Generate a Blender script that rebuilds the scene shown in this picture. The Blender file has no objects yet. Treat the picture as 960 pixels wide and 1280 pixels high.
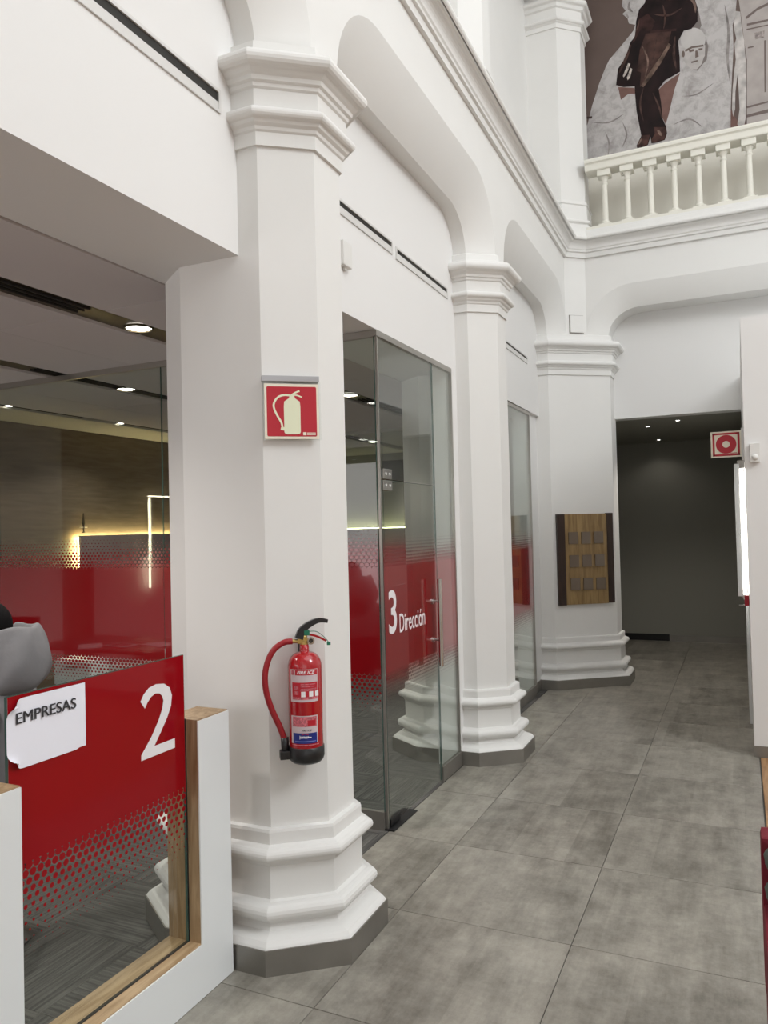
import bpy, bmesh, math, random
from mathutils import Vector, Matrix
random.seed(7)
SC = bpy.context.scene
COL = SC.collection
PI = math.pi

# ------------------------------------------------------------------ camera
cam_d = bpy.data.cameras.new('camera')
cam_d.sensor_fit = 'VERTICAL'
cam_d.sensor_height = 36.0
cam_d.lens = 958.6 / 1280 * 36.0
cam_d.clip_start = 0.05
cam = bpy.data.objects.new('camera', cam_d)
COL.objects.link(cam)
_p, _r, _a = math.radians(1.211), math.radians(-1.401), math.radians(24.9)
_fwd0 = Vector((0, math.cos(_p), math.sin(_p)))
_dn0 = Vector((0, math.sin(_p), -math.cos(_p)))
_rt0 = Vector((1, 0, 0))
_rt = _rt0 * math.cos(_r) - _dn0 * math.sin(_r)
_dn = _rt0 * math.sin(_r) + _dn0 * math.cos(_r)
_Z = Matrix.Rotation(_a, 3, 'Z')          # the hall runs along +Y, the camera looks to its left
_R, _D, _F = _Z @ _rt, _Z @ _dn, _Z @ _fwd0
cam.matrix_world = Matrix(((_R.x, -_D.x, -_F.x, 0), (_R.y, -_D.y, -_F.y, 0), (_R.z, -_D.z, -_F.z, 1.8), (0, 0, 0, 1)))
SC.camera = cam

# ------------------------------------------------------------------ world, light, exposure
w = bpy.data.worlds.new('daylight')
SC.world = w
w.use_nodes = True
w.node_tree.nodes['Background'].inputs[0].default_value = (0.92, 0.96, 1.0, 1)
w.node_tree.nodes['Background'].inputs[1].default_value = 0.6
SC.view_settings.view_transform = 'Standard'
SC.view_settings.look = 'None'
SC.view_settings.gamma = 1.0
SC.view_settings.exposure = 0.37
SC.view_settings.use_curve_mapping = False


def area_light(name, loc, size, size_y, energy, color, direction):
    d = bpy.data.lights.new(name, 'AREA')
    d.shape = 'RECTANGLE'
    d.size, d.size_y, d.energy, d.color = size, size_y, energy, color
    o = bpy.data.objects.new(name, d)
    o.location = loc
    o.rotation_euler = Vector(direction).to_track_quat('-Z', 'Y').to_euler()
    COL.objects.link(o)
    return o


area_light('court_skylight', (3.0, 2.5, 9.6), 6.5, 9.0, 215, (0.93, 0.97, 1.0), (0, 0, -1))
area_light('side_window_light', (6.3, 2.0, 6.8), 2.2, 4.6, 430, (0.94, 0.975, 1.0), (-1, 0.05, -0.33))
area_light('office_fill_light', (-4.7, -2.1, 1.6), 3.4, 2.4, 50, (1.0, 0.95, 0.96), (0, 1, 0.02))  # added unseen source, brightens the office ceiling and the column backs
area_light('court_fill_light', (3.2, -5.3, 2.6), 5.0, 3.6, 38, (0.97, 0.985, 1.0), (0, 1, 0.05))  # added fill behind the camera, there is no window here


def spot_lamp(name, loc, energy, color=(1.0, 0.93, 0.84), radius=0.05, angle=130):
    d = bpy.data.lights.new(name, 'SPOT')
    d.energy, d.color, d.shadow_soft_size = energy, color, radius
    d.spot_size = math.radians(angle)
    d.spot_blend = 0.6
    o = bpy.data.objects.new(name, d)
    o.location = loc
    COL.objects.link(o)
    return o


# ------------------------------------------------------------------ materials
def nmat(name):
    m = bpy.data.materials.new(name)
    m.use_nodes = True
    return m, m.node_tree.nodes, m.node_tree.links, m.node_tree.nodes['Principled BSDF']


def plain(name, col, rough=0.5, metal=0.0, spec=0.5, bump=0.0, bscale=40.0, var=0.0, vscale=3.0, coat=0.0):
    m, n, l, b = nmat(name)
    b.inputs['Base Color'].default_value = (*col, 1)
    b.inputs['Roughness'].default_value = rough
    b.inputs['Metallic'].default_value = metal
    b.inputs['Specular IOR Level'].default_value = spec
    b.inputs['Coat Weight'].default_value = coat
    tc = n.new('ShaderNodeTexCoord')
    if var:
        t = n.new('ShaderNodeTexNoise')
        t.inputs['Scale'].default_value = vscale
        t.inputs['Detail'].default_value = 5
        l.new(tc.outputs['Object'], t.inputs['Vector'])
        r = n.new('ShaderNodeValToRGB')
        r.color_ramp.elements[0].position = 0.3
        r.color_ramp.elements[1].position = 0.7
        r.color_ramp.elements[0].color = (*[c * (1 - var) for c in col], 1)
        r.color_ramp.elements[1].color = (*[min(1, c * (1 + var)) for c in col], 1)
        l.new(t.outputs['Fac'], r.inputs['Fac'])
        l.new(r.outputs['Color'], b.inputs['Base Color'])
    if bump:
        t2 = n.new('ShaderNodeTexNoise')
        t2.inputs['Scale'].default_value = bscale
        t2.inputs['Detail'].default_value = 4
        l.new(tc.outputs['Object'], t2.inputs['Vector'])
        bp = n.new('ShaderNodeBump')
        bp.inputs['Strength'].default_value = bump
        bp.inputs['Distance'].default_value = 0.01
        l.new(t2.outputs['Fac'], bp.inputs['Height'])
        l.new(bp.outputs['Normal'], b.inputs['Normal'])
    return m


def emit(name, col, strength):
    m, n, l, b = nmat(name)
    b.inputs['Base Color'].default_value = (*col, 1)
    b.inputs['Emission Color'].default_value = (*col, 1)
    b.inputs['Emission Strength'].default_value = strength
    return m


M = {}
M['plaster'] = plain('white_painted_plaster', (0.80, 0.79, 0.765), 0.62, spec=0.3, bump=0.12, bscale=9, var=0.012, vscale=2)
M['infill'] = plain('white_painted_board', (0.81, 0.80, 0.785), 0.6, spec=0.3, bump=0.04, bscale=6)
M['corridor'] = plain('grey_corridor_paint', (0.30, 0.295, 0.26), 0.8, spec=0.2)
M['ceil'] = plain('office_ceiling_board', (0.64, 0.60, 0.59), 0.8, spec=0.15)
M['ceil_back'] = plain('pale_ceiling_board', (0.62, 0.58, 0.50), 0.8, spec=0.15)
M['steel'] = plain('brushed_steel', (0.42, 0.40, 0.37), 0.34, metal=0.9, bump=0.05, bscale=120)
M['skirting'] = plain('brushed_steel_skirting', (0.30, 0.285, 0.26), 0.42, metal=0.75, var=0.1, vscale=4)
M['chrome'] = plain('polished_steel', (0.6, 0.6, 0.58), 0.18, metal=1)
M['bronze'] = plain('dark_bronze_channel', (0.10, 0.08, 0.045), 0.35, metal=0.7)
M['black'] = plain('black_plastic', (0.012, 0.012, 0.013), 0.35)
M['slot'] = plain('dark_slot', (0.02, 0.018, 0.015), 0.7)
M['white'] = plain('white_laminate', (0.78, 0.80, 0.80), 0.35)
M['plastic'] = plain('white_plastic', (0.78, 0.77, 0.74), 0.4)
M['aluminium'] = plain('white_aluminium', (0.72, 0.71, 0.69), 0.4, metal=0.1)
M['red_paint'] = plain('red_gloss_paint', (0.40, 0.007, 0.013), 0.18, coat=0.6)
M['red_hose'] = plain('red_hose_rubber', (0.30, 0.010, 0.016), 0.45)
M['red_sign'] = plain('red_sign_print', (0.48, 0.013, 0.028), 0.4)
M['cream'] = plain('cream_luminous_print', (0.80, 0.82, 0.60), 0.45)
M['cream_rim'] = plain('cream_sign_plastic', (0.86, 0.80, 0.66), 0.45)
M['brass'] = plain('brass', (0.55, 0.40, 0.14), 0.3, metal=0.9)
M['green'] = plain('green_plastic', (0.01, 0.16, 0.09), 0.4)
M['label_white'] = plain('printed_label_white', (0.62, 0.52, 0.54), 0.4)
M['label_pink'] = plain('printed_label_fine_print', (0.55, 0.14, 0.17), 0.4, var=0.5, vscale=160)
M['label_blue'] = plain('printed_label_blue', (0.012, 0.025, 0.20), 0.35)
M['lettering'] = plain('white_lettering', (0.86, 0.84, 0.85), 0.4)
M['ink'] = plain('black_ink', (0.03, 0.03, 0.035), 0.6)
M['paper'] = plain('white_paper', (0.86, 0.86, 0.93), 0.7)
M['jacket'] = plain('grey_jacket_cloth', (0.19, 0.186, 0.19), 0.85, bump=0.5, bscale=14, var=0.08, vscale=5)
M['dark_cloth'] = plain('black_cloth', (0.012, 0.012, 0.013), 0.9)
M['skin'] = plain('skin', (0.42, 0.24, 0.17), 0.6)
M['hair'] = plain('black_hair', (0.008, 0.007, 0.007), 0.8, spec=.1)
M['red_fabric'] = plain('crimson_upholstery', (0.17, 0.004, 0.016), 0.75, bump=0.1, bscale=200)
M['grey_green'] = plain('grey_green_cloth', (0.10, 0.12, 0.10), 0.9, bump=0.2, bscale=80)
M['lens'] = emit('lit_lamp_lens', (1.0, 0.96, 0.9), 9)
M['led_warm'] = emit('warm_led_strip', (1.0, 0.84, 0.42), 60)
M['led_green'] = emit('yellow_green_led_strip', (0.98, 0.93, 0.55), 6)
M['cream_plaster'] = plain('cream_painted_plaster', (0.79, 0.77, 0.69), 0.6, spec=0.3)
M['led_white'] = emit('white_led_strip', (1.0, 0.99, 0.94), 6)
M['screen'] = plain('dark_screen', (0.02, 0.022, 0.024), 0.15)
M['end_wall'] = plain('office_end_wall_paint', (0.42, 0.41, 0.34), 0.7)


def wood(name, c1, c2, scale=(1, 1, 1), rough=0.45, ws=3.0, dist=6.0):
    m, n, l, b = nmat(name)
    tc = n.new('ShaderNodeTexCoord')
    mp = n.new('ShaderNodeMapping')
    mp.inputs['Scale'].default_value = scale
    l.new(tc.outputs['Object'], mp.inputs['Vector'])
    t = n.new('ShaderNodeTexNoise')
    t.inputs['Scale'].default_value = ws
    t.inputs['Detail'].default_value = 8
    t.inputs['Distortion'].default_value = dist * 0.1
    l.new(mp.outputs['Vector'], t.inputs['Vector'])
    r = n.new('ShaderNodeValToRGB')
    r.color_ramp.elements[0].position = 0.35
    r.color_ramp.elements[0].color = (*c1, 1)
    r.color_ramp.elements[1].position = 0.68
    r.color_ramp.elements[1].color = (*c2, 1)
    l.new(t.outputs['Fac'], r.inputs['Fac'])
    l.new(r.outputs['Color'], b.inputs['Base Color'])
    b.inputs['Roughness'].default_value = rough
    return m


M['oak'] = wood('knotty_oak_shaded', (0.25, 0.155, 0.075), (0.42, 0.29, 0.165), (14, 14, 1.6))  # oak of the posts, darkened to paint in the shade on the inner jamb
M['oak_flat'] = wood('knotty_oak_lying', (0.30, 0.19, 0.095), (0.48, 0.335, 0.195), (14, 1.6, 14))
M['oak_board'] = wood('oak_board', (0.20, 0.12, 0.045), (0.36, 0.24, 0.10), (9, 9, 1.0))
M['wenge'] = wood('dark_wenge', (0.018, 0.008, 0.005), (0.040, 0.018, 0.010), (20, 20, 1.5))
M['office_wood'] = wood('brown_wood_panel', (0.13, 0.095, 0.062), (0.185, 0.14, 0.095), (6, 1.0, 10), 0.5)
M['parquet'] = wood('orange_parquet', (0.30, 0.15, 0.06), (0.45, 0.26, 0.12), (12, 1.2, 12), 0.4)


def glass_mat(name, tint, ior=1.5, rough=0.0):
    m = bpy.data.materials.new(name)
    m.use_nodes = True
    n, l = m.node_tree.nodes, m.node_tree.links
    n.clear()
    out = n.new('ShaderNodeOutputMaterial')
    mix = n.new('ShaderNodeMixShader')
    tr = n.new('ShaderNodeBsdfTransparent')
    tr.inputs['Color'].default_value = (*tint, 1)
    gl = n.new('ShaderNodeBsdfGlossy')
    gl.inputs['Roughness'].default_value = rough
    gl.inputs['Color'].default_value = (1, 1, 1, 1)
    geo = n.new('ShaderNodeNewGeometry')
    dt = n.new('ShaderNodeVectorMath')
    dt.operation = 'DOT_PRODUCT'
    l.new(geo.outputs['Incoming'], dt.inputs[0])
    l.new(geo.outputs['Normal'], dt.inputs[1])

    def mt(op, a, b=None):
        k = n.new('ShaderNodeMath')
        k.operation = op
        for i, v in enumerate((a, b)):
            if v is None:
                continue
            if isinstance(v, (int, float)):
                k.inputs[i].default_value = v
            else:
                l.new(v, k.inputs[i])
        return k.outputs[0]
    one = mt('SUBTRACT', 1.0, mt('ABSOLUTE', dt.outputs['Value']))
    r0 = ((ior - 1) / (ior + 1)) ** 2
    l.new(mt('ADD', mt('MULTIPLY', mt('POWER', one, 5.0), 1 - r0), r0), mix.inputs[0])
    l.new(tr.outputs[0], mix.inputs[1])
    l.new(gl.outputs[0], mix.inputs[2])
    l.new(mix.outputs[0], out.inputs[0])
    return m


M['glass'] = glass_mat('clear_float_glass', (0.90, 0.93, 0.91))
M['glass_edge'] = plain('green_glass_edge', (0.05, 0.10, 0.085), 0.15)
M['acrylic'] = glass_mat('clear_acrylic', (0.97, 0.98, 0.97))


def film_mat(name, lo, s0, s1, hi, col, pitch=0.025, row=None, coat=1.0):
    """Red adhesive film: solid between s0 and s1 (heights in metres), breaking up into a honeycomb of shrinking dots towards lo and hi."""
    m = bpy.data.materials.new(name)
    m.use_nodes = True
    n, l = m.node_tree.nodes, m.node_tree.links
    b = n['Principled BSDF']
    b.inputs['Base Color'].default_value = (*col, 1)
    b.inputs['Roughness'].default_value = 0.12
    b.inputs['Coat Weight'].default_value = coat
    b.inputs['Specular IOR Level'].default_value = 0.5 * coat
    b.inputs['Coat Roughness'].default_value = 0.0
    out = n['Material Output']
    tc = n.new('ShaderNodeTexCoord')
    sp = n.new('ShaderNodeSeparateXYZ')
    l.new(tc.outputs['Object'], sp.inputs[0])

    def mt(op, a, b_=None, c=None):
        k = n.new('ShaderNodeMath')
        k.operation = op
        for i, v in enumerate((a, b_, c)):
            if v is None:
                continue
            if isinstance(v, (int, float)):
                k.inputs[i].default_value = v
            else:
                l.new(v, k.inputs[i])
        return k.outputs[0]
    X, Zc = sp.outputs['X'], sp.outputs['Z']
    h = pitch * math.sqrt(3) if row is None else 2 * row
    hn = pitch * math.sqrt(3)

    def dist(ox, oz):
        fx = mt('MULTIPLY', mt('SUBTRACT', mt('FRACT', mt('ADD', mt('DIVIDE', X, pitch), ox + 100)), 0.5), pitch)
        fz = mt('MULTIPLY', mt('SUBTRACT', mt('FRACT', mt('ADD', mt('DIVIDE', Zc, h), oz + 100)), 0.5), hn)
        return mt('SQRT', mt('ADD', mt('MULTIPLY', fx, fx), mt('MULTIPLY', fz, fz)))
    d = mt('MINIMUM', dist(0.0, 0.0), dist(0.5, 0.5))
    # 0 at the solid band's edge, 1 where the dots vanish
    up = mt('DIVIDE', mt('SUBTRACT', Zc, s1), hi - s1)
    dn = mt('DIVIDE', mt('SUBTRACT', s0, Zc), s0 - lo)
    t = mt('MAXIMUM', up, dn)
    rad = mt('MULTIPLY', mt('POWER', mt('MAXIMUM', mt('SUBTRACT', 1.0, t), 0.0), 1.25), pitch * 0.50)
    rad = mt('MINIMUM', rad, pitch * 0.485)
    dot = mt('LESS_THAN', d, rad)
    solid = mt('LESS_THAN', t, 0.0)
    mask = mt('MAXIMUM', dot, solid)
    tr = n.new('ShaderNodeBsdfTransparent')
    mix = n.new('ShaderNodeMixShader')
    l.new(mask, mix.inputs[0])
    l.new(tr.outputs[0], mix.inputs[1])
    l.new(b.outputs[0], mix.inputs[2])
    l.new(mix.outputs[0], out.inputs[0])
    return m


M['film_tall'] = film_mat('red_film_tall_panes', 0.70, 0.93, 1.555, 1.80, (0.24, 0.003, 0.006))
M['film_wall'] = film_mat('red_film_partition', 0.66, 0.93, 1.555, 1.84, (0.24, 0.003, 0.006), 0.034, 0.0226)
M['film_desk'] = film_mat('red_film_desk_screen', 0.50, 0.81, 2.2, 2.6, (0.285, 0.004, 0.008), 0.028, None, 0.25)


def tile_mat():
    m, n, l, b = nmat('grey_concrete_look_porcelain')
    geo = n.new('ShaderNodeNewGeometry')
    oi = n.new('ShaderNodeObjectInfo')
    add = n.new('ShaderNodeVectorMath')
    add.operation = 'ADD'
    mul = n.new('ShaderNodeVectorMath')
    mul.operation = 'MULTIPLY'
    comb = n.new('ShaderNodeCombineXYZ')
    l.new(oi.outputs['Random'], comb.inputs[0])
    l.new(oi.outputs['Random'], comb.inputs[1])
    mul.inputs[1].default_value = (37, 91, 0)
    l.new(comb.outputs[0], mul.inputs[0])
    l.new(geo.outputs['Position'], add.inputs[0])
    l.new(mul.outputs[0], add.inputs[1])
    n1 = n.new('ShaderNodeTexNoise')
    n1.inputs['Scale'].default_value = 4.2
    n1.inputs['Detail'].default_value = 8
    n1.inputs['Roughness'].default_value = 0.74
    l.new(add.outputs[0], n1.inputs['Vector'])
    # brushed streaks across the tile
    mp = n.new('ShaderNodeMapping')
    mp.inputs['Scale'].default_value = (7.0, 1.1, 1)
    l.new(add.outputs[0], mp.inputs['Vector'])
    n2 = n.new('ShaderNodeTexNoise')
    n2.inputs['Scale'].default_value = 1.3
    n2.inputs['Detail'].default_value = 8
    n2.inputs['Roughness'].default_value = 0.7
    l.new(mp.outputs[0], n2.inputs['Vector'])
    mx = n.new('ShaderNodeMath')
    mx.operation = 'MULTIPLY_ADD'
    mx.inputs[1].default_value = 0.55
    l.new(n1.outputs['Fac'], mx.inputs[0])
    m3 = n.new('ShaderNodeMath')
    m3.operation = 'MULTIPLY'
    m3.inputs[1].default_value = 0.45
    l.new(n2.outputs['Fac'], m3.inputs[0])
    l.new(m3.outputs[0], mx.inputs[2])
    # printed plank-like bands: 1-D noise across the tile with fairly crisp edges, plus fine speckle and a tone of each tile's own
    sx3 = n.new('ShaderNodeSeparateXYZ')
    l.new(add.outputs[0], sx3.inputs[0])
    n3 = n.new('ShaderNodeTexVoronoi')
    n3.voronoi_dimensions = '1D'
    n3.inputs['Scale'].default_value = 3.2
    l.new(sx3.outputs['X'], n3.inputs['W'])
    sc3 = n.new('ShaderNodeSeparateColor')
    l.new(n3.outputs['Color'], sc3.inputs[0])
    n4 = n.new('ShaderNodeTexNoise')
    n4.inputs['Scale'].default_value = 30
    n4.inputs['Detail'].default_value = 6
    n4.inputs['Roughness'].default_value = 0.8
    l.new(add.outputs[0], n4.inputs['Vector'])

    def off(src, k, base):
        q = n.new('ShaderNodeMath')
        q.operation = 'MULTIPLY_ADD'
        q.inputs[1].default_value = k
        q.inputs[2].default_value = -k / 2
        l.new(src, q.inputs[0])
        a_ = n.new('ShaderNodeMath')
        a_.operation = 'ADD'
        l.new(base, a_.inputs[0])
        l.new(q.outputs[0], a_.inputs[1])
        return a_.outputs[0]
    total = off(oi.outputs['Random'], 0.06, off(n4.outputs['Fac'], 0.16, off(sc3.outputs[0], 0.075, mx.outputs[0])))
    r = n.new('ShaderNodeValToRGB')
    r.color_ramp.elements[0].position = 0.36
    r.color_ramp.elements[0].color = (0.150, 0.137, 0.114, 1)
    r.color_ramp.elements[1].position = 0.64
    r.color_ramp.elements[1].color = (0.385, 0.36, 0.31, 1)
    l.new(total, r.inputs['Fac'])
    l.new(r.outputs['Color'], b.inputs['Base Color'])
    b.inputs['Roughness'].default_value = 0.32
    b.inputs['Specular IOR Level'].default_value = 0.35
    return m


M['tile'] = tile_mat()
M['grout'] = plain('dark_grout', (0.09, 0.085, 0.075), 0.9)


def carpet_mat():
    m, n, l, b = nmat('dark_striped_carpet_tile')
    tc = n.new('ShaderNodeTexCoord')
    mp = n.new('ShaderNodeMapping')
    mp.inputs['Scale'].default_value = (90, 2.5, 1)
    l.new(tc.outputs['Object'], mp.inputs['Vector'])
    t = n.new('ShaderNodeTexNoise')
    t.inputs['Scale'].default_value = 1.0
    t.inputs['Detail'].default_value = 3
    l.new(mp.outputs[0], t.inputs['Vector'])
    r = n.new('ShaderNodeValToRGB')
    r.color_ramp.elements[0].position = 0.38
    r.color_ramp.elements[0].color = (0.045, 0.043, 0.040, 1)
    r.color_ramp.elements[1].position = 0.66
    r.color_ramp.elements[1].color = (0.135, 0.128, 0.118, 1)
    l.new(t.outputs['Fac'], r.inputs['Fac'])
    l.new(r.outputs['Color'], b.inputs['Base Color'])
    b.inputs['Roughness'].default_value = 0.7
    return m


M['carpet'] = carpet_mat()


def rock_mat():
    m, n, l, b = nmat('printed_rough_stone')
    tc = n.new('ShaderNodeTexCoord')
    t = n.new('ShaderNodeTexNoise')
    t.inputs['Scale'].default_value = 7
    t.inputs['Detail'].default_value = 10
    t.inputs['Roughness'].default_value = 0.7
    t.inputs['Distortion'].default_value = 0.4
    l.new(tc.outputs['Object'], t.inputs['Vector'])
    r = n.new('ShaderNodeValToRGB')
    r.color_ramp.elements[0].position = 0.34
    r.color_ramp.elements[0].color = (0.30, 0.275, 0.265, 1)
    r.color_ramp.elements[1].position = 0.55
    r.color_ramp.elements[1].color = (0.48, 0.455, 0.445, 1)
    l.new(t.outputs['Fac'], r.inputs['Fac'])
    l.new(r.outputs['Color'], b.inputs['Base Color'])
    b.inputs['Roughness'].default_value = 0.6
    return m


M['rock'] = rock_mat()


# ------------------------------------------------------------------ mesh helpers
def link(name, bm, mat, parent=None, smooth=False, loc=None):
    me = bpy.data.meshes.new(name)
    bmesh.ops.recalc_face_normals(bm, faces=bm.faces[:])
    if smooth:
        for f in bm.faces:
            f.smooth = True
    bm.to_mesh(me)
    bm.free()
    mats = mat if isinstance(mat, (list, tuple)) else [mat]
    for k in mats:
        me.materials.append(k)
    o = bpy.data.objects.new(name, me)
    COL.objects.link(o)
    if parent is not None:
        o.parent = parent
    if loc:
        o.location = loc
    return o


def thing(name, label, cat, loc=(0, 0, 0), rz=0.0, group=None):
    o = bpy.data.objects.new(name, None)
    o.empty_display_size = 0.1
    COL.objects.link(o)
    o.location = loc
    o.rotation_euler = (0, 0, rz)
    o['label'] = label
    o['category'] = cat
    if group:
        o['group'] = group
    return o


def tag(o, label, cat, group=None):
    o['label'] = label
    o['category'] = cat
    if group:
        o['group'] = group
    return o


def struct(o, label=None):
    o['kind'] = 'structure'
    if label:
        o['label'] = label
    return o


def add_box(bm, x0, x1, y0, y1, z0, z1, bevel=0.0, mi=0):
    vs = [bm.verts.new((x, y, z)) for z in (z0, z1) for x, y in ((x0, y0), (x1, y0), (x1, y1), (x0, y1))]
    fs = [bm.faces.new([vs[i] for i in q]) for q in
          ((3, 2, 1, 0), (4, 5, 6, 7), (0, 1, 5, 4), (1, 2, 6, 5), (2, 3, 7, 6), (3, 0, 4, 7))]
    for f in fs:
        f.material_index = mi
    if bevel:
        es = {e for f in fs for e in f.edges}
        bmesh.ops.bevel(bm, geom=list(es), offset=bevel, segments=2, profile=0.7, affect='EDGES')
    return bm


def box(name, x0, x1, y0, y1, z0, z1, mat, parent=None, bevel=0.0):
    return link(name, add_box(bmesh.new(), x0, x1, y0, y1, z0, z1, bevel), mat, parent)


def add_prism(bm, pts, z0, z1):
    a = [bm.verts.new((x, y, z0)) for x, y in pts]
    b = [bm.verts.new((x, y, z1)) for x, y in pts]
    n = len(pts)
    for i in range(n):
        bm.faces.new((a[i], a[(i + 1) % n], b[(i + 1) % n], b[i]))
    bm.faces.new(a[::-1])
    bm.faces.new(b)
    return bm


def add_lathe(bm, prof, seg=24, center=(0, 0), z=0.0, cap=True):
    rings = []
    for r, h in prof:
        rings.append([bm.verts.new((center[0] + r * math.cos(2 * PI * i / seg), center[1] + r * math.sin(2 * PI * i / seg), z + h)) for i in range(seg)])
    for a, b in zip(rings, rings[1:]):
        for i in range(seg):
            bm.faces.new((a[i], a[(i + 1) % seg], b[(i + 1) % seg], b[i]))
    if cap:
        bm.faces.new(rings[0][::-1])
        bm.faces.new(rings[-1])
    return bm


def smooth_path(pts, sub=6):
    P = [Vector(p) for p in pts]
    out = []
    for i in range(len(P) - 1):
        p0, p1, p2, p3 = P[max(i - 1, 0)], P[i], P[i + 1], P[min(i + 2, len(P) - 1)]
        for k in range(sub):
            t = k / sub
            out.append(0.5 * ((2 * p1) + (-p0 + p2) * t + (2 * p0 - 5 * p1 + 4 * p2 - p3) * t * t + (-p0 + 3 * p1 - 3 * p2 + p3) * t ** 3))
    out.append(P[-1])
    return out


def add_tube(bm, pts, r, seg=10, sub=6):
    P = smooth_path(pts, sub) if sub > 1 else [Vector(p) for p in pts]
    n = len(P)
    rad = r if callable(r) else (lambda t: r)
    up = Vector((0, 0, 1))
    rings = []
    prev = None
    for i, p in enumerate(P):
        d = (P[min(i + 1, n - 1)] - P[max(i - 1, 0)]).normalized()
        if prev is None:
            s = d.cross(up)
            if s.length < 1e-3:
                s = d.cross(Vector((1, 0, 0)))
        else:
            s = prev - d * prev.dot(d)
        s.normalize()
        prev = s
        t = d.cross(s)
        rr = rad(i / max(n - 1, 1))
        rings.append([bm.verts.new(p + s * rr * math.cos(2 * PI * k / seg) + t * rr * math.sin(2 * PI * k / seg)) for k in range(seg)])
    for a, b in zip(rings, rings[1:]):
        for k in range(seg):
            bm.faces.new((a[k], a[(k + 1) % seg], b[(k + 1) % seg], b[k]))
    bm.faces.new(rings[0][::-1])
    bm.faces.new(rings[-1])
    return bm


def offset_path(pts, o, closed):
    """Offset a plan polyline to its right-hand side with mitred corners."""
    n = len(pts)
    res = []
    for i in range(n):
        p = Vector(pts[i])
        ds = []
        if closed or i > 0:
            ds.append((p - Vector(pts[i - 1])).normalized())
        if closed or i < n - 1:
            ds.append((Vector(pts[(i + 1) % n]) - p).normalized())
        ns = [Vector((d.y, -d.x)) for d in ds]
        if len(ns) == 1:
            q = p + ns[0] * o
        else:
            b = ns[0] + ns[1]
            q = p + b * (o / (1 + ns[0].dot(ns[1])))
        res.append(q)
    return res


def add_sweep(bm, path, prof, closed=False):
    rows = []
    for o, z in prof:
        rows.append([bm.verts.new((q.x, q.y, z)) for q in offset_path(path, o, closed)])
    n = len(path)
    for a, b in zip(rows, rows[1:]):
        for i in range(n if closed else n - 1):
            j = (i + 1) % n
            bm.faces.new((a[i], a[j], b[j], b[i]))
    if closed:
        bm.faces.new(rows[0][::-1])
        bm.faces.new(rows[-1])
    return bm


def text_bm(body, size, xs=1.0, bold=0.0, depth=0.0006):
    cu = bpy.data.curves.new('txt', 'FONT')
    cu.body = body
    cu.size = size
    cu.extrude = depth
    cu.offset = bold
    cu.resolution_u = 6
    ob = bpy.data.objects.new('txt', cu)
    COL.objects.link(ob)
    dg = bpy.context.evaluated_depsgraph_get()
    me = bpy.data.meshes.new_from_object(ob.evaluated_get(dg))
    bpy.data.objects.remove(ob)
    bpy.data.curves.remove(cu)
    bm = bmesh.new()
    bm.from_mesh(me)
    bpy.data.meshes.remove(me)
    # measured from its own lower left corner
    x0 = min(v.co.x for v in bm.verts)
    for v in bm.verts:
        v.co.x = (v.co.x - x0) * xs
    return bm


def fit_text(body, width, height, bold=0.0, shear=0.0):
    bm = text_bm(body, 1.0, 1.0, bold)
    x1 = max(v.co.x for v in bm.verts)
    y0, y1 = min(v.co.y for v in bm.verts), max(v.co.y for v in bm.verts)
    for v in bm.verts:
        v.co.x = v.co.x / x1 * width
        v.co.y = (v.co.y - y0) / (y1 - y0) * height
        v.co.x += shear * v.co.y
        v.co.z *= 0.6
    return bm


def to_wall(bm, origin, udir, ndir=None):
    """Lay a flat drawing (x right, y up, z towards the viewer) on an upright plane."""
    u = Vector(udir).normalized()
    up = Vector((0, 0, 1))
    nn = u.cross(up) if ndir is None else Vector(ndir)
    o = Vector(origin)
    for v in bm.verts:
        v.co = o + u * v.co.x + up * v.co.y + nn * v.co.z
    return bm


def flat_poly(bm, pts, z=0.0, t=0.0008):
    a = [bm.verts.new((x, y, z)) for x, y in pts]
    b = [bm.verts.new((x, y, z + t)) for x, y in pts]
    n = len(pts)
    bm.faces.new(b)
    for i in range(n):
        bm.faces.new((a[i], a[(i + 1) % n], b[(i + 1) % n], b[i]))
    return bm


def stroke(bm, pts, wd, z=0.0, t=0.0008):
    P = smooth_path([(x, y, 0) for x, y in pts], 6)
    L, R_ = [], []
    for i, p in enumerate(P):
        d = (P[min(i + 1, len(P) - 1)] - P[max(i - 1, 0)]).normalized()
        s = Vector((-d.y, d.x, 0)) * wd / 2
        L.append(p + s)
        R_.append(p - s)
    for i in range(len(P) - 1):
        flat_poly(bm, [(v.x, v.y) for v in (R_[i], R_[i + 1], L[i + 1], L[i])], z, t)
    return bm

# ================================================================== SETTING
TH = 0.010
U2, U3 = 2.89, 5.58                      # second column, end of the left arcade


def L(u, w=0.0):
    return (-1.645 - TH * u + w, 3.02 + u + TH * w)


P1, P2 = L(U3), (-1.50, 8.77)            # corner strip of the court wall
A3, B3 = (-1.885, 8.465), (-1.285, 8.915)
XR = 6.5                                  # far side of the court
Z_COR = 4.78

# ---- floor: slab with porcelain tiles
fl = struct(box('floor', -2.0, XR, -5.5, 12.4, -0.12, -0.006, M['grout']))
JX = [-1.95, -1.515, -0.712, 0.075]
TY0, TP = 3.326, 0.8025
tile_mesh = {}


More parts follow.
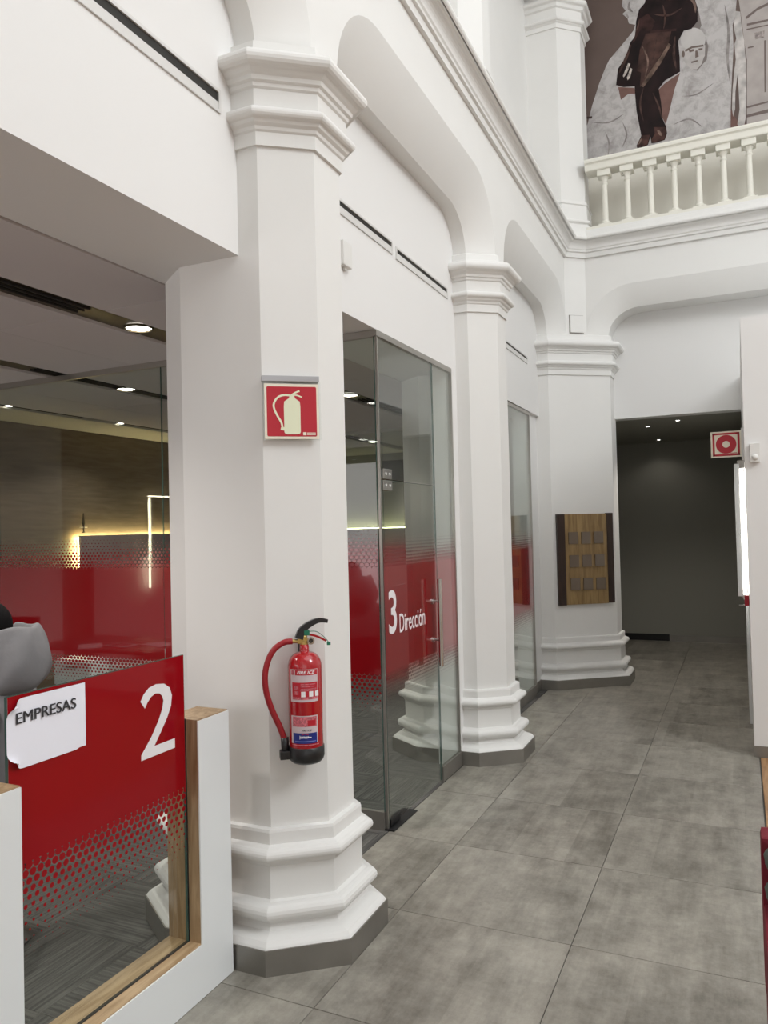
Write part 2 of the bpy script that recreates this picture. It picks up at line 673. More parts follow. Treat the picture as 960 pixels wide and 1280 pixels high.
def tile(x0, x1, y0, y1, mat, parent, name='tile', g=0.0016, z=0.0, rz=0.0):
    w_, d_ = round(x1 - x0 - 2 * g, 4), round(y1 - y0 - 2 * g, 4)
    key = (w_, d_, mat.name)
    if key not in tile_mesh:
        bm = add_box(bmesh.new(), -w_ / 2, w_ / 2, -d_ / 2, d_ / 2, -0.008, 0.0)
        top = [e for e in bm.edges if all(abs(v.co.z) < 1e-6 for v in e.verts)]
        bmesh.ops.bevel(bm, geom=top, offset=0.0012, segments=1, affect='EDGES')
        me = bpy.data.meshes.new(name)
        bm.to_mesh(me)
        bm.free()
        me.materials.append(mat)
        tile_mesh[key] = me
    o = bpy.data.objects.new(name, tile_mesh[key])
    COL.objects.link(o)
    o.parent = parent
    o.location = ((x0 + x1) / 2, (y0 + y1) / 2, z)
    o.rotation_euler = (0, 0, rz)
    return o


for k in range(-4, 12):
    ya, yb = TY0 + k * TP, min(TY0 + (k + 1) * TP, 12.3)
    for xa, xb in zip(JX, JX[1:]):
        tile(xa, xb, ya, yb, M['tile'], fl)
    if ya > 6.6:                      # past the wall block the tiles run on under it to the corridor
        tile(0.075, 0.86, ya, yb, M['tile'], fl)
# parquet of the court beyond the tiles
par = struct(box('floor', 0.083, XR, -5.5, 6.6, -0.0055, 0.0, M['parquet']))
for k in range(8):
    tile(0.083 + k * 0.09, 0.083 + (k + 1) * 0.09, 3.4, 6.44, M['parquet'], par, name='plank', z=0.004)

# ---- office floor: slab with striped carpet tiles
of = struct(box('floor', -7.0, -1.953, -2.2, 11.4, -0.12, -0.007, M['carpet']))
cs = 0.5
for i in range(8):
    for j in range(22):
        xa, ya = -1.956 - (i + 1) * cs, 0.6 + j * cs
        if i > 4 and j > 12:
            continue
        tile(xa, xa + cs, ya, ya + cs, M['carpet'], of, name='carpet_tile', g=0.0006, z=-0.001, rz=PI / 2 * ((i + j) % 2) + 0.0)

# ---- arcade walls with rounded, chamfered openings
Z_SPR, Z_OUT, Z_IN, Z_TOP = 3.92, 4.43, 4.20, Z_COR + 0.06


def arch_curve(u0, u1, a, z_spring, z_crown, n=12):
    pts = []
    for i in range(n + 1):
        t = PI / 2 * i / n
        pts.append((u0 + a * (1 - math.cos(t)), z_spring + (z_crown - z_spring) * math.sin(t)))
    m = [(u0 + a + (u1 - u0 - 2 * a) * k / 6, z_crown) for k in range(1, 6)]
    return pts + m + [(u0 + u1 - u, z) for u, z in pts[::-1]]


def arcade(name, bays, pos, depth, u_first, u_last, parent=None):
    """bays: list of (outer u0, outer u1, inner u0, inner u1); pos(u, w) -> plan point."""
    bm = bmesh.new()

    def V(u, w, z):
        x, y = pos(u, w)
        return bm.verts.new((x, y, z))
    prev = u_first
    for (o0, o1, i0, i1, wi0, wi1) in bays:
        # pier strip before the bay
        bm.faces.new((V(prev, 0, Z_SPR - 0.02), V(o0, 0, Z_SPR - 0.02), V(o0, 0, Z_TOP), V(prev, 0, Z_TOP)))
        O = arch_curve(o0, o1, 0.50, Z_SPR - 0.02, Z_OUT)
        I = arch_curve(i0, i1, 0.35, Z_SPR - 0.02, Z_IN)
        n = len(O)
        vj = [V(u, wi0 + (wi1 - wi0) * k / (n - 1), z) for k, (u, z) in enumerate(I)]
        vo = [V(u, 0, z) for u, z in O]
        vt = [V(u, 0, Z_TOP) for u, z in O]
        vi = [V(u, wi0 + (wi1 - wi0) * k / (n - 1), z) for k, (u, z) in enumerate(I)]
        vb = [V(u, -depth, z) for u, z in I]
        for k in range(n - 1):
            bm.faces.new((vo[k], vo[k + 1], vt[k + 1], vt[k]))
            f = bm.faces.new((vi[k], vi[k + 1], vo[k + 1], vo[k]))
            f.smooth = True
            f = bm.faces.new((vb[k], vb[k + 1], vj[k + 1], vj[k]))
            f.smooth = True
        prev = o1
    bm.faces.new((V(prev, 0, Z_SPR - 0.02), V(u_last, 0, Z_SPR - 0.02), V(u_last, 0, Z_TOP), V(prev, 0, Z_TOP)))
    # top and back so that the wall is a body
    bm.faces.new((V(u_first, 0, Z_TOP), V(u_last, 0, Z_TOP), V(u_last, -depth, Z_TOP), V(u_first, -depth, Z_TOP)))
    bm.faces.new((V(u_first, -depth, Z_IN), V(u_last, -depth, Z_IN), V(u_last, -depth, Z_TOP), V(u_first, -depth, Z_TOP)))
    me = bpy.data.meshes.new(name)
    bm.to_mesh(me)
    bm.free()
    me.materials.append(M['plaster'])
    o = bpy.data.objects.new(name, me)
    COL.objects.link(o)
    return struct(o)


arcade('wall_left', [(-U2 + .12, -.12, -U2 + .27, -.27, -.195, -.195), (.12, U2 - .12, .27, U2 - .27, -.195, -.195),
                     (U2 + .12, U3, U2 + .27, 5.445, -.195, -.185)], L, 0.33, -U2 - .12, U3)


def LB(u, w=0.0):                         # back arcade: u runs along +X from the corner strip, w towards the court
    return (P2[0] + u, P2[1] - w)


arcade('wall_back', [(0.0, 5.0, 0.215, 4.785, -.145, -.145)], LB, 0.50, -0.001, 5.12)
# the narrow corner strip between the two arcades
bm = bmesh.new()
f = [bm.verts.new(v) for v in ((*P1, Z_SPR - .02), (*P2, Z_SPR - .02), (*P2, Z_TOP), (*P1, Z_TOP))]
bm.faces.new(f)
struct(link('wall_back', bm, M['plaster']))
# small hatch cover on the strip
dx, dy = P2[0] - P1[0], P2[1] - P1[1]
dl = math.hypot(dx, dy)
ha = thing('hatch_cover', 'small square white cover plate on the corner strip above the far capital', 'cover plate', (P1[0] + dx * .5, P1[1] + dy * .5, 4.02), math.atan2(dy, dx))
link('cover_plate', add_box(bmesh.new(), -.082, .082, -.022, .002, -.085, .105, .003), M['plaster'], ha)
link('gap_shade_plate', add_box(bmesh.new(), -.089, .089, -.006, .002, -.095, .112), M['skirting'], ha)  # dark plate, its colour stands in for the shade in the gap
for sx in (-.07, .07):
    link('screw', add_lathe(bmesh.new(), [(.004, 0), (.004, .002)], 8, (sx, -.018), .104), M['steel'], ha)

# ---- moulded cornice under the gallery
cor = [(-.02, Z_COR), (.028, Z_COR), (.032, Z_COR + .05), (.05, Z_COR + .056), (.052, Z_COR + .075), (.062, Z_COR + .085)]
for k in range(7):                         # cavetto
    t = PI / 2 * k / 6
    cor.append((.062 + .05 * (1 - math.cos(t)), Z_COR + .09 + .06 * math.sin(t)))
cor += [(.122, Z_COR + .158), (.140, Z_COR + .158)]
for k in range(9):                         # bull nose
    t = -PI / 2 + PI * k / 8
    cor.append((.135 + .024 * math.cos(t), Z_COR + .182 + .024 * math.sin(t)))
cor += [(.118, Z_COR + .208), (.114, Z_COR + .25), (.085, Z_COR + .262), (.085, Z_COR + .29), (-.25, Z_COR + .29)]
path = [L(-8.4), P1, P2, (P2[0] + 7.9, P2[1])]
struct(link('trim_1', add_sweep(bmesh.new(), path, cor), M['plaster']), 'moulded plaster cornice under the gallery')

# ---- columns: shaft, capital, moulded base, steel plinth cover
def torus(o, z, r, n=8, a0=-90, a1=90, sq=1.0):
    return [(o + r * sq * math.cos(math.radians(a0 + (a1 - a0) * k / n)), z + r * math.sin(math.radians(a0 + (a1 - a0) * k / n))) for k in range(n + 1)]


CAPITAL = [(-.01, 3.458), (.013, 3.458), (.014, 3.515), (.022, 3.522), (.026, 3.535), (.040, 3.545), (.046, 3.556)] \
    + torus(.048, 3.582, .024) + [(.036, 3.612), (.034, 3.69), (.044, 3.697), (.047, 3.712), (.060, 3.718), (.064, 3.735), (.075, 3.742), (.085, 3.752)] \
    + torus(.092, 3.79, .034) + [(.070, 3.83), (.036, 3.845), (.030, 3.86), (.026, 3.902), (.004, 3.915), (-.01, 3.915)]
BASE = [(-.01, .549), (.026, .547), (.030, .535), (.030, .488), (.044, .483)] + torus(.052, .452, .026, a0=90, a1=-90) \
    + [(.040, .420), (.038, .405), (.030, .396), (.030, .262), (.046, .256)] + torus(.056, .222, .034, a0=90, a1=-90) \
    + [(.044, .186), (.042, .168), (.050, .158), (.056, .146), (.080, .138), (.106, .128), (.120, .112), (.124, .104), (-.02, .104)]
PLINTH = [(-.02, .104), (.130, .104), (.130, 0.0), (-.02, 0.0)]
OCT = [(0, -.12), (0, .12), (-.195, .27), (-.62, .27), (-.82, .13), (-.82, -.13), (-.62, -.27), (-.195, -.27)]


def column(name, label, path, closed, shaft, loc, rz, top=3.46, cap=CAPITAL, base=BASE, plinth=PLINTH, bot=.54, group=None):
    t = thing(name, label, 'column', loc, rz, group)
    link('shaft', add_prism(bmesh.new(), shaft, bot, cap[-1][1] - .002), M['plaster'], t)
    link('capital', add_sweep(bmesh.new(), path, cap, closed), M['plaster'], t)
    link('base_moulding', add_sweep(bmesh.new(), path, base, closed), M['plaster'], t)
    if plinth:
        link('plinth_cover', add_sweep(bmesh.new(), path, plinth, closed), M['skirting'], t)
    return t


def copy_tree(o, parent=None):
    c = o.copy()
    COL.objects.link(c)
    if parent is not None:
        c.parent = parent
    for ch in list(o.children):
        copy_tree(ch, c)
    return c


c1 = column('column', 'nearest white octagonal column, carrying the fire extinguisher and its sign', OCT, True, OCT, (*L(0), 0), TH)
c2 = copy_tree(c1)
c2.location = (*L(U2), 0)
c2['label'] = 'second white octagonal column, right of the glazed door marked 3'
pp = [(-2.45, A3[1]), A3, B3, (B3[0], 9.26)]
c3 = column('corner_column', 'far white corner column carrying the wooden plaque board', pp, False,
            [B3, (B3[0], 9.26), (-2.45, 9.26), (-2.45, A3[1]), A3], (0, 0, 0), 0)

# upper storey
UO = [(0, -.10), (0, .10), (-.16, .23), (-.45, .23), (-.45, -.23), (-.16, -.23)]
ZB = Z_COR + .29
UCAP = [(-.01, 7.40), (.012, 7.40), (.014, 7.45), (.03, 7.46)] + torus(.034, 7.49, .024) + [(.02, 7.52), (.02, 7.62), (.04, 7.63), (.05, 7.66)] \
    + torus(.06, 7.70, .032) + [(.03, 7.74), (.02, 7.79), (-.01, 7.79)]
UBASE = [(-.01, ZB + .37), (.014, ZB + .37), (.018, ZB + .345), (.030, ZB + .34), (.030, ZB + .33), (.018, ZB + .32), (.022, ZB + .16), (.034, ZB + .155)] \
    + torus(.036, ZB + .13, .02, a0=90, a1=-90) + [(.030, ZB + .10), (.045, ZB + .09), (.05, ZB + .001), (-.02, ZB + .001)]
u2 = column('gallery_column', 'white gallery column standing on the cornice above the second arcade column', UO, True, UO, (*L(U2, -.06), 0), TH, cap=UCAP, base=UBASE, plinth=None, bot=ZB + .3)
US = [(-1.49, 8.83), (-1.49, 9.12), (-1.62, 9.25), (-2.16, 9.25), (-2.16, 8.62), (-1.715, 8.62)]
u3 = column('gallery_column', 'white gallery corner column left of the balustrade and the mural', US, True, US, (0, 0, 0), 0, cap=UCAP, base=UBASE, plinth=None, bot=ZB + .3)

# ---- infill walls of the left arcade (between columns, over the office openings)
def wall_seg(name, u0, u1, w0, w1, z0, z1, mat):
    bm = bmesh.new()
    add_prism(bm, [L(u0, w0), L(u1, w0), L(u1, w1), L(u0, w1)], z0, z1)
    return struct(link(name, bm, mat))


wall_seg('wall_left', -U2 - .3, 5.45, -.30, -.83, 3.0, 4.30, M['infill'])
wall_seg('wall_left', 2.46, U2 - .25, -.30, -.46, 0, 3.0, M['infill'])      # jamb beside the second column
wall_seg('wall_left', 5.03, 5.45, -.335, -.50, 0, 3.0, M['infill'])         # jamb beside the corner column
wall_seg('wall_left', -8.4, -U2 - .1, 0, -.5, 0, Z_TOP, M['infill'])
# skirting of the jambs
wall_seg('baseboard_left', 2.455, U2 - .25, -.292, -.30, 0, .105, M['skirting'])
wall_seg('baseboard_left', 5.03, 5.45, -.327, -.335, 0, .105, M['skirting'])
# gallery walls
wall_seg('wall_left', -8.4, 6.2, -.36, -.56, ZB - .02, 9.8, M['plaster'])
wall_seg('wall_left', -8.4, 5.6, -.04, -.36, 7.79, 9.8, M['plaster'])
bm = bmesh.new()
add_sweep(bm, [L(2.89 + .25, -.34), L(5.52, -.34)], [(-.03, 5.90), (.02, 5.90), (.035, 5.93), (.035, 5.955), (.0, 5.97), (-.03, 5.97)])
struct(link('trim_2', bm, M['plaster']), 'thin moulded ledge on the gallery wall')
struct(box('floor', -2.4, 6.4, 8.83, 9.24, 4.60, ZB - .002, M['plaster']))
struct(box('wall_back', -2.6, 6.4, 9.26, 9.46, 4.32, 9.8, plain('gallery_wall_cream', (0.74, 0.71, 0.63), .7)))
struct(box('wall_back', -2.04, 6.4, 8.84, 9.26, 8.75, 9.8, M['plaster']))
# wall with the corridor opening
struct(box('wall_back', -2.5, 4.9, 9.20, 9.40, 3.0, 4.32, M['infill']))
struct(box('wall_back', 1.9, 6.4, 9.20, 9.40, 0, 3.0, M['infill']))
struct(box('wall_back', -2.5, -1.62, 9.27, 9.40, 0, 3.0, M['corridor']))
# corridor
struct(box('ceiling', -1.8, 1.6, 9.40, 12.3, 3.0, 3.1, M['corridor']))
struct(box('wall_left', -1.85, -1.72, 9.40, 12.3, 0, 3.0, M['corridor']))
struct(box('wall_back', -1.85, 1.6, 12.3, 12.42, 0, 3.1, M['corridor']))
struct(box('wall_right', 0.05, 0.17, 9.41, 12.3, 0, 3.0, M['corridor']))
struct(box('baseboard_back', -1.72, -1.02, 12.285, 12.3, 0, .10, M['black']))
struct(box('baseboard_back', -1.02, 0.05, 12.28, 12.3, 0, .09, M['skirting']))

# white wall block on the right
blk = struct(box('wall_right', .045, 6.5, 6.47, 9.20, 0, 3.35, M['infill']))
struct(box('baseboard_right', .040, 6.5, 6.462, 6.47, 0, .085, M['skirting']))
struct(box('trim_3', .022, .045, 7.5, 9.1, 0, 1.08, M['white']), 'white dado panel on the side of the wall block')
# enclosure of the court that the photograph does not show but whose light it does
struct(box('wall_right', XR, XR + .2, -5.5, 9.4, 0, 9.8, M['infill']))
struct(box('wall_front', -7.2, XR, -5.7, -5.5, 0, 9.8, M['infill']))
struct(box('ceiling', -2.6, XR, -5.5, 9.4, 9.8, 9.95, M['infill']))

# ---- office behind the arcade
struct(box('wall_left', -6.95, -6.8, -2.2, 11.4, 0, 3.1, M['office_wood']))
struct(box('wall_back', -6.95, -2.5, 11.2, 11.35, 0, 3.1, M['end_wall']))
struct(box('wall_front', -7.0, -2.4, -2.35, -2.2, 0, 3.1, M['infill']))
struct(box('wall_back', -2.5, -2.45, 8.6, 11.4, 0, 3.0, M['infill']))
cl = struct(box('ceiling', -7.0, -2.47, -2.2, 11.4, 3.07, 3.12, M['slot']))
strips = [(-3.05, -2.485), (-3.87, -3.28), (-4.49, -3.87), (-5.35, -4.70), (-6.00, -5.35)]
for xa, xb in strips:
    y = 3.08 - 1.2 * 4
    while y < 11.2:
        o = box('ceiling_panel', xa + .002, xb - .002, y + .002, min(y + 1.196, 11.19), 2.998, 3.03, M['ceil'], cl)
        y += 1.2
box('ceiling_panel', -6.79, -6.10, -2.19, 11.19, 2.99, 3.03, M['ceil_back'], cl)
for i, (xa, xb) in enumerate([(-3.28, -3.05), (-4.70, -4.49), (-6.10, -6.00)]):
    ch = box('light_channel', xa, xb, -2.19, 11.19, 3.016, 3.05, M['bronze'], cl)
    for (ya, yb) in ((0.6, 3.05), (3.95, 5.8), (6.4, 9.2)):
        for k in range(3):
            xx = xa + .07 + k * (xb - xa - .14) / 2 if xb - xa > .15 else xa + .03 + k * .02
            box('diffuser_blade', xx - .004, xx + .004, ya, yb, 3.004, 3.018, M['slot'], ch)
dls = [(-3.165, 1.7), (-3.165, 3.464), (-3.165, 6.14), (-4.595, 2.2), (-4.595, 4.87), (-4.595, 7.5), (-4.595, 9.6), (-6.05, 4.92), (-6.05, 6.32)]  # the first is added out of view to brighten the nearest column
names = ['added out of view to light the nearest column', 'over the first desk, beside the column', 'behind the door marked 3', 'second row, near end', 'second row, over the glass wall',
         'second row, beyond the glass wall', 'second row, at the far end', 'third row, left one near the wooden wall', 'third row, right one near the wooden wall']
for (x, y), nm in zip(dls, names):
    t = thing('downlight', 'round recessed ceiling downlight, ' + nm, 'ceiling light', (x, y, 3.0), 0, 'downlights in the office ceiling channels')
    r = .075 if x > -5 else .042
    link('trim_ring', add_lathe(bmesh.new(), [(r, .002), (r + .012, .002), (r + .012, .014), (r, .014)], 24, cap=False), M['bronze'], t)
    link('lamp_lens', add_lathe(bmesh.new(), [(.002, .004), (r * .6, .002), (r, .010), (r, .015)], 24), M['lens'], t)
    spot_lamp('downlight_lamp', (x, y, 2.985), 62 if x > -5 else 30, (1.0, 0.95, 0.90))
for x, y, nm in ((-.64, 9.75, 'nearest the court'), (-1.02, 10.15, 'left one'), (-1.05, 11.9, 'at the far end')):
    t = thing('corridor_downlight', 'tiny ceiling spot in the dark corridor, ' + nm, 'ceiling light', (x, y, 3.0), 0, 'spots in the corridor ceiling')
    link('trim_ring', add_lathe(bmesh.new(), [(.022, -.004), (.034, -.004), (.034, 0), (.022, 0)], 16, cap=False), M['aluminium'], t)
    link('lamp_lens', add_lathe(bmesh.new(), [(.002, -.003), (.022, -.003), (.022, 0)], 16), M['lens'], t)
spot_lamp('corridor_lamp', (-.64, 9.75, 2.985), 55)
spot_lamp('corridor_lamp', (-1.05, 11.9, 2.985), 3)

# ---- slot air diffusers in the infill walls
def slot_vent(label, u0, u1, z0, z1, w=-.30):
    t = thing('slot_diffuser', label, 'air vent', (*L((u0 + u1) / 2, w), (z0 + z1) / 2), TH, 'slot diffusers above the offices')
    h, l = (z1 - z0) / 2, (u1 - u0) / 2
    bm = bmesh.new()
    e = .014
    add_box(bm, -.006, .008, -l, l, h - e, h)
    add_box(bm, -.006, .008, -l, l, -h, -h + e)
    add_box(bm, -.006, .008, -l, -l + e, -h + e, h - e)
    add_box(bm, -.006, .008, l - e, l, -h + e, h - e)
    link('frame', bm, M['aluminium'], t)
    link('slot', add_box(bmesh.new(), -.004, .001, -l + e, l - e, -h + e, h - e), M['slot'], t)
    bm = bmesh.new()
    add_prism(bm, [(-.001, -l + e), (.005, -l + e), (.005, l - e), (-.001, l - e)], -h + e, -h + e + .030)
    link('deflector_blade', bm, M['aluminium'], t)
    return t


slot_vent('long white slot vent high on the wall left of the nearest column', -2.2, -.385, 3.565, 3.665)
slot_vent('white slot vent right of the nearest column, left one of the pair', -.1 + .35, 1.42, 3.54, 3.625)
slot_vent('shorter white slot vent beside the second column, right one of the pair', 1.475, 2.46, 3.53, 3.613)
slot_vent('white slot vent between the second and the far corner column', 3.2, 4.96, 3.50, 3.575)

# ---- enclosure lights of the court: rooflight frame
rf = thing('rooflight', 'glazed rooflight frame above the court, out of view overhead', 'rooflight', (3.0, 2.5, 9.7))
bm = bmesh.new()
for k in range(5):
    add_box(bm, -3.3 + k * 1.65 - .03, -3.3 + k * 1.65 + .03, -4.6, 4.6, -.06, .08)
link('glazing_bars', bm, M['aluminium'], rf)

# ================================================================== GLAZING
XG = -1.965


def pane(parent, p0, p1, z0, z1, film=None, side=1, name='pane'):
    """A glass pane from plan point p0 to p1; its red film lies on the side the court sees."""
    p0, p1 = Vector(p0), Vector(p1)
    d = p1 - p0
    ln = d.length
    o = link(name, add_box(bmesh.new(), .001, ln - .001, -.005, .005, z0, z1), M['glass'], parent, loc=(p0.x, p0.y, 0))
    o.rotation_euler = (0, 0, math.atan2(d.y, d.x))
    # polished green edges
    bm = bmesh.new()
    add_box(bm, -.0005, .0015, -.005, .005, z0, z1)
    add_box(bm, ln - .0015, ln + .0005, -.005, .005, z0, z1)
    add_box(bm, 0, ln, -.005, .005, z1 - .001, z1 + .001)
    link('pane_edge', bm, M['glass_edge'], o)
    if film:
        bm = bmesh.new()
        fz0, fz1, mat = film
        vs = [bm.verts.new(v) for v in ((.002, -.0062 * side, fz0), (ln - .002, -.0062 * side, fz0), (ln - .002, -.0062 * side, fz1), (.002, -.0062 * side, fz1))]
        bm.faces.new(vs)
        link('red_film', bm, mat, o)
    return o


FT = (.66, 1.82, M['film_tall'])
g3 = thing('glass_front', 'floor-to-ceiling clear glass front with red band beside the door marked 3', 'glass wall', (0, 0, 0))
# fixed pane right of the door, transom pane over the door
pane(g3, (XG, 5.09), (XG, 5.475), .108, 2.965, FT)
pane(g3, (XG, 4.19), (XG, 5.085), 2.10, 2.965)
bm = bmesh.new()
add_box(bm, XG - .014, XG + .014, 4.155, 5.475, 2.962, 2.998)
link('top_rail', bm, M['steel'], g3)
link('kick_rail', add_box(bmesh.new(), XG - .014, XG + .014, 5.095, 5.475, .002, .108), M['skirting'], g3)
link('corner_post', add_box(bmesh.new(), XG - .007, XG + .007, 4.172, 4.186, .002, 2.962), M['steel'], g3)
link('wall_channel', add_box(bmesh.new(), XG - .012, XG + .012, 5.470, 5.484, .002, 2.998), M['steel'], g3)

dr = thing('glass_door', 'frameless glass door with a red band reading 3 Dirección', 'door', (0, 0, 0))
pane(dr, (XG, 4.195), (XG, 5.083), .02, 2.093, FT)
for z0 in (2.03, 2.10):
    h = link('patch_hinge', add_box(bmesh.new(), XG - .018, XG + .018, 4.20, 4.325, z0, z0 + .062, .003), M['chrome'], dr)
    for yy in (4.235, 4.29):
        bm = bmesh.new()
        add_lathe(bm, [(.009, 0), (.009, .003)], 12)
        bmesh.ops.rotate(bm, verts=bm.verts, matrix=Matrix.Rotation(PI / 2, 3, 'Y'))
        bmesh.ops.translate(bm, verts=bm.verts, vec=(XG + .018, yy, z0 + .031))
        link('screw', bm, M['aluminium'], h)
link('pull_bar', add_tube(bmesh.new(), [(XG + .065, 4.975, .84), (XG + .065, 4.975, 1.44)], .0165, 14, 1), M['chrome'], dr)
for zz in (1.02, 1.285):
    link('bar_standoff', add_tube(bmesh.new(), [(XG - .085, 4.975, zz), (XG + .065, 4.975, zz)], .008, 10, 1), M['chrome'], dr)
    link('standoff_disc', add_tube(bmesh.new(), [(XG + .006, 4.975, zz), (XG + .016, 4.975, zz)], .018, 14, 1), M['chrome'], dr)
link('inner_pull_bar', add_tube(bmesh.new(), [(XG - .085, 4.975, .84), (XG - .085, 4.975, 1.44)], .0165, 14, 1), M['chrome'], dr)
link('floor_pivot', add_box(bmesh.new(), XG - .06, XG + .05, 4.16, 4.52, .0005, .008), M['black'], dr)
link('bottom_patch', add_box(bmesh.new(), XG - .014, XG + .014, 4.20, 4.34, .012, .055, .003), M['black'], dr)
bm = to_wall(fit_text('3', .118, .268, bold=.012), (XG + .0075, 4.250, 1.150), (0, 1, 0))
link('lettering', bm, M['lettering'], dr)
bm = to_wall(fit_text('Dirección', .425, .118, bold=.006), (XG + .0075, 4.410, 1.142), (0, 1, 0))
link('lettering', bm, M['lettering'], dr)

gs = thing('glass_partition', 'clear glass wall with red band running back into the office, behind the nearest column', 'glass wall', (0, 0, 0))
YG = 4.17
xs = [XG - .012, -3.62, -5.25, -6.79]
for xa, xb in zip(xs, xs[1:]):
    pane(gs, (xb, YG), (xa, YG), .108, 2.96, (.62, 1.86, M['film_wall']))
link('top_rail', add_box(bmesh.new(), -6.79, XG - .012, YG - .014, YG + .014, 2.957, 2.997), M['steel'], gs)
link('kick_rail', add_box(bmesh.new(), -6.79, XG - .012, YG - .014, YG + .014, .0, .108), M['skirting'], gs)

gp = thing('glass_partition', 'second clear glass wall deeper in the office, seen through the door marked 3', 'glass wall', (0, 0, 0))
for xa, xb in ((-6.79, -5.3), (-5.3, -3.9), (-3.9, -2.5)):
    pane(gp, (xa, 8.39), (xb, 8.39), .108, 2.96, FT)
link('top_rail', add_box(bmesh.new(), -6.79, -2.5, 8.376, 8.404, 2.957, 2.997), M['steel'], gp)
link('kick_rail', add_box(bmesh.new(), -6.79, -2.5, 8.376, 8.404, 0, .108), M['skirting'], gp)

g4 = thing('glass_front', 'narrow glass front with red band between the second and the far corner column', 'glass wall', (0, 0, 0))
XH = -2.015
pane(g4, (XH, 6.95), (XH, 8.04), .108, 2.965, FT)
pane(g4, (XH, 6.15), (XH, 6.94), .02, 2.10, FT)
pane(g4, (XH, 6.15), (XH, 6.94), 2.106, 2.965)
link('top_rail', add_box(bmesh.new(), XH - .014, XH + .014, 6.15, 8.04, 2.962, 2.998), M['steel'], g4)
link('kick_rail', add_box(bmesh.new(), XH - .014, XH + .014, 6.95, 8.04, .002, .108), M['skirting'], g4)
link('wall_channel', add_box(bmesh.new(), XH - .012, XH + .012, 8.036, 8.052, .002, 2.998), M['steel'], g4)
link('pull_bar', add_tube(bmesh.new(), [(XH - .08, 7.04, .78), (XH - .08, 7.04, 1.92)], .018, 12, 1), M['steel'], g4)

# ================================================================== DESK SCREEN 2
XS = -2.005
ds = thing('desk_screen', 'low white and oak frame in front of desk 2, left of the nearest column', 'screen frame', (0, 0, 0))
link('white_facing', add_box(bmesh.new(), -1.944, -1.938, 2.409, 2.604, .003, 1.066), M['white'], ds)
link('white_facing', add_box(bmesh.new(), -1.944, -1.938, 1.30, 1.600, .003, 1.066), M['white'], ds)
link('white_facing', add_box(bmesh.new(), -1.944, -1.938, 1.600, 2.409, .003, .205), M['white'], ds)
link('oak_post', add_box(bmesh.new(), -2.10, -1.944, 2.409, 2.604, .003, 1.070), M['oak'], ds)
link('oak_post', add_box(bmesh.new(), -2.10, -1.944, 1.30, 1.600, .003, 1.070), M['oak'], ds)
link('oak_sill', add_box(bmesh.new(), -2.10, -1.944, 1.600, 2.409, .003, .209), M['oak_flat'], ds)
link('glazing_groove', add_box(bmesh.new(), XS - .0075, XS + .0075, 1.598, 2.411, .2, .2105), M['slot'], ds)
link('glazing_groove', add_box(bmesh.new(), XS - .0075, XS + .0075, 2.4075, 2.411, .21, 1.071), M['slot'], ds)
dg = thing('red_glass_panel', 'red glass desk panel with a large white 2, breaking into dots below', 'glass panel', (0, 0, 0))
o = pane(dg, (XS, 1.604), (XS, 2.404), .211, 1.322, (.5, 1.322, M['film_desk']))
# the numeral 2, drawn as its outline
bm = bmesh.new()
ribs_o = [(.005, .815), (.10, .905), (.25, .975), (.46, 1.0), (.70, .975), (.87, .895), (.935, .775), (.90, .63), (.78, .48), (.58, .305), (.375, .138)]
ribs_i = [(.125, .705), (.20, .775), (.31, .842), (.44, .872), (.56, .855), (.64, .805), (.672, .735), (.635, .625), (.52, .48), (.30, .28), (.0, .075)]
for k in range(10):
    flat_poly(bm, [ribs_i[k], ribs_i[k + 1], ribs_o[k + 1], ribs_o[k]])
flat_poly(bm, [(0, 0), (1.0, 0), (1.0, .138), (.375, .138), (0, .075)])
for v in bm.verts:
    v.co.x *= .182
    v.co.y *= .262
link('lettering', to_wall(bm, (XS + .0075, 2.160, .977), (0, 1, 0)), M['lettering'], dg)
# the taped sheet
pn = thing('paper_notice', 'white paper sheet reading EMPRESAS taped to the red glass panel', 'paper sign', (XS + .009, 1.598, 1.10))
bm = bmesh.new()
nx_, nz_ = 22, 16
Wp, Hp = .302, .212
g = []
for i in range(nx_ + 1):
    col_ = []
    for j in range(nz_ + 1):
        u, v = i / nx_, j / nz_
        yy, zz = u * Wp, v * Hp + .004 * (1 - u) * 0
        xx = .0015 + .0015 * math.sin(u * 9) * math.sin(v * 3.1)
        # curled left corners
        for (cu, cv) in ((0, 0), (0, 1)):
            dd = math.hypot((u - cu) * Wp, (v - cv) * Hp)
            if dd < .06:
                k = (.06 - dd) / .06
                xx += .028 * k * k
                yy += .020 * k * k
                zz += (.026 if cv == 0 else -.020) * k * k
        if u > .9 and v < .2:
            zz += .004
        col_.append(bm.verts.new((xx, yy, zz)))
    g.append(col_)
for i in range(nx_):
    for j in range(nz_):
        f = bm.faces.new((g[i][j], g[i + 1][j], g[i + 1][j + 1], g[i][j + 1]))
        f.smooth = True
link('sheet', bm, M['paper'], pn)
bm = to_wall(fit_text('EMPRESAS', .228, .034), (.0062, .030, .137), (0, 1, 0))
bm2 = to_wall(fit_text('EMPRESAS', .228, .034), (.0063, .0316, .1372), (0, 1, 0))
me_ = bpy.data.meshes.new('tmp')
bm2.to_mesh(me_)
bm2.free()
bm.from_mesh(me_)
bpy.data.meshes.remove(me_)
link('lettering', bm, M['ink'], pn)

# ================================================================== FIRE EXTINGUISHER AND SIGN ON THE NEAREST COLUMN
fa, fb = Vector(L(-.27, -.195)), Vector(L(-.12, 0))
fu = (fb - fa).normalized()
fn = Vector((fu.y, -fu.x))
frz = math.atan2(fu.y, fu.x)


def on_face(t, d, z=0.0):
    p = fa + (fb - fa) * t + fn * d
    return (p.x, p.y, z)


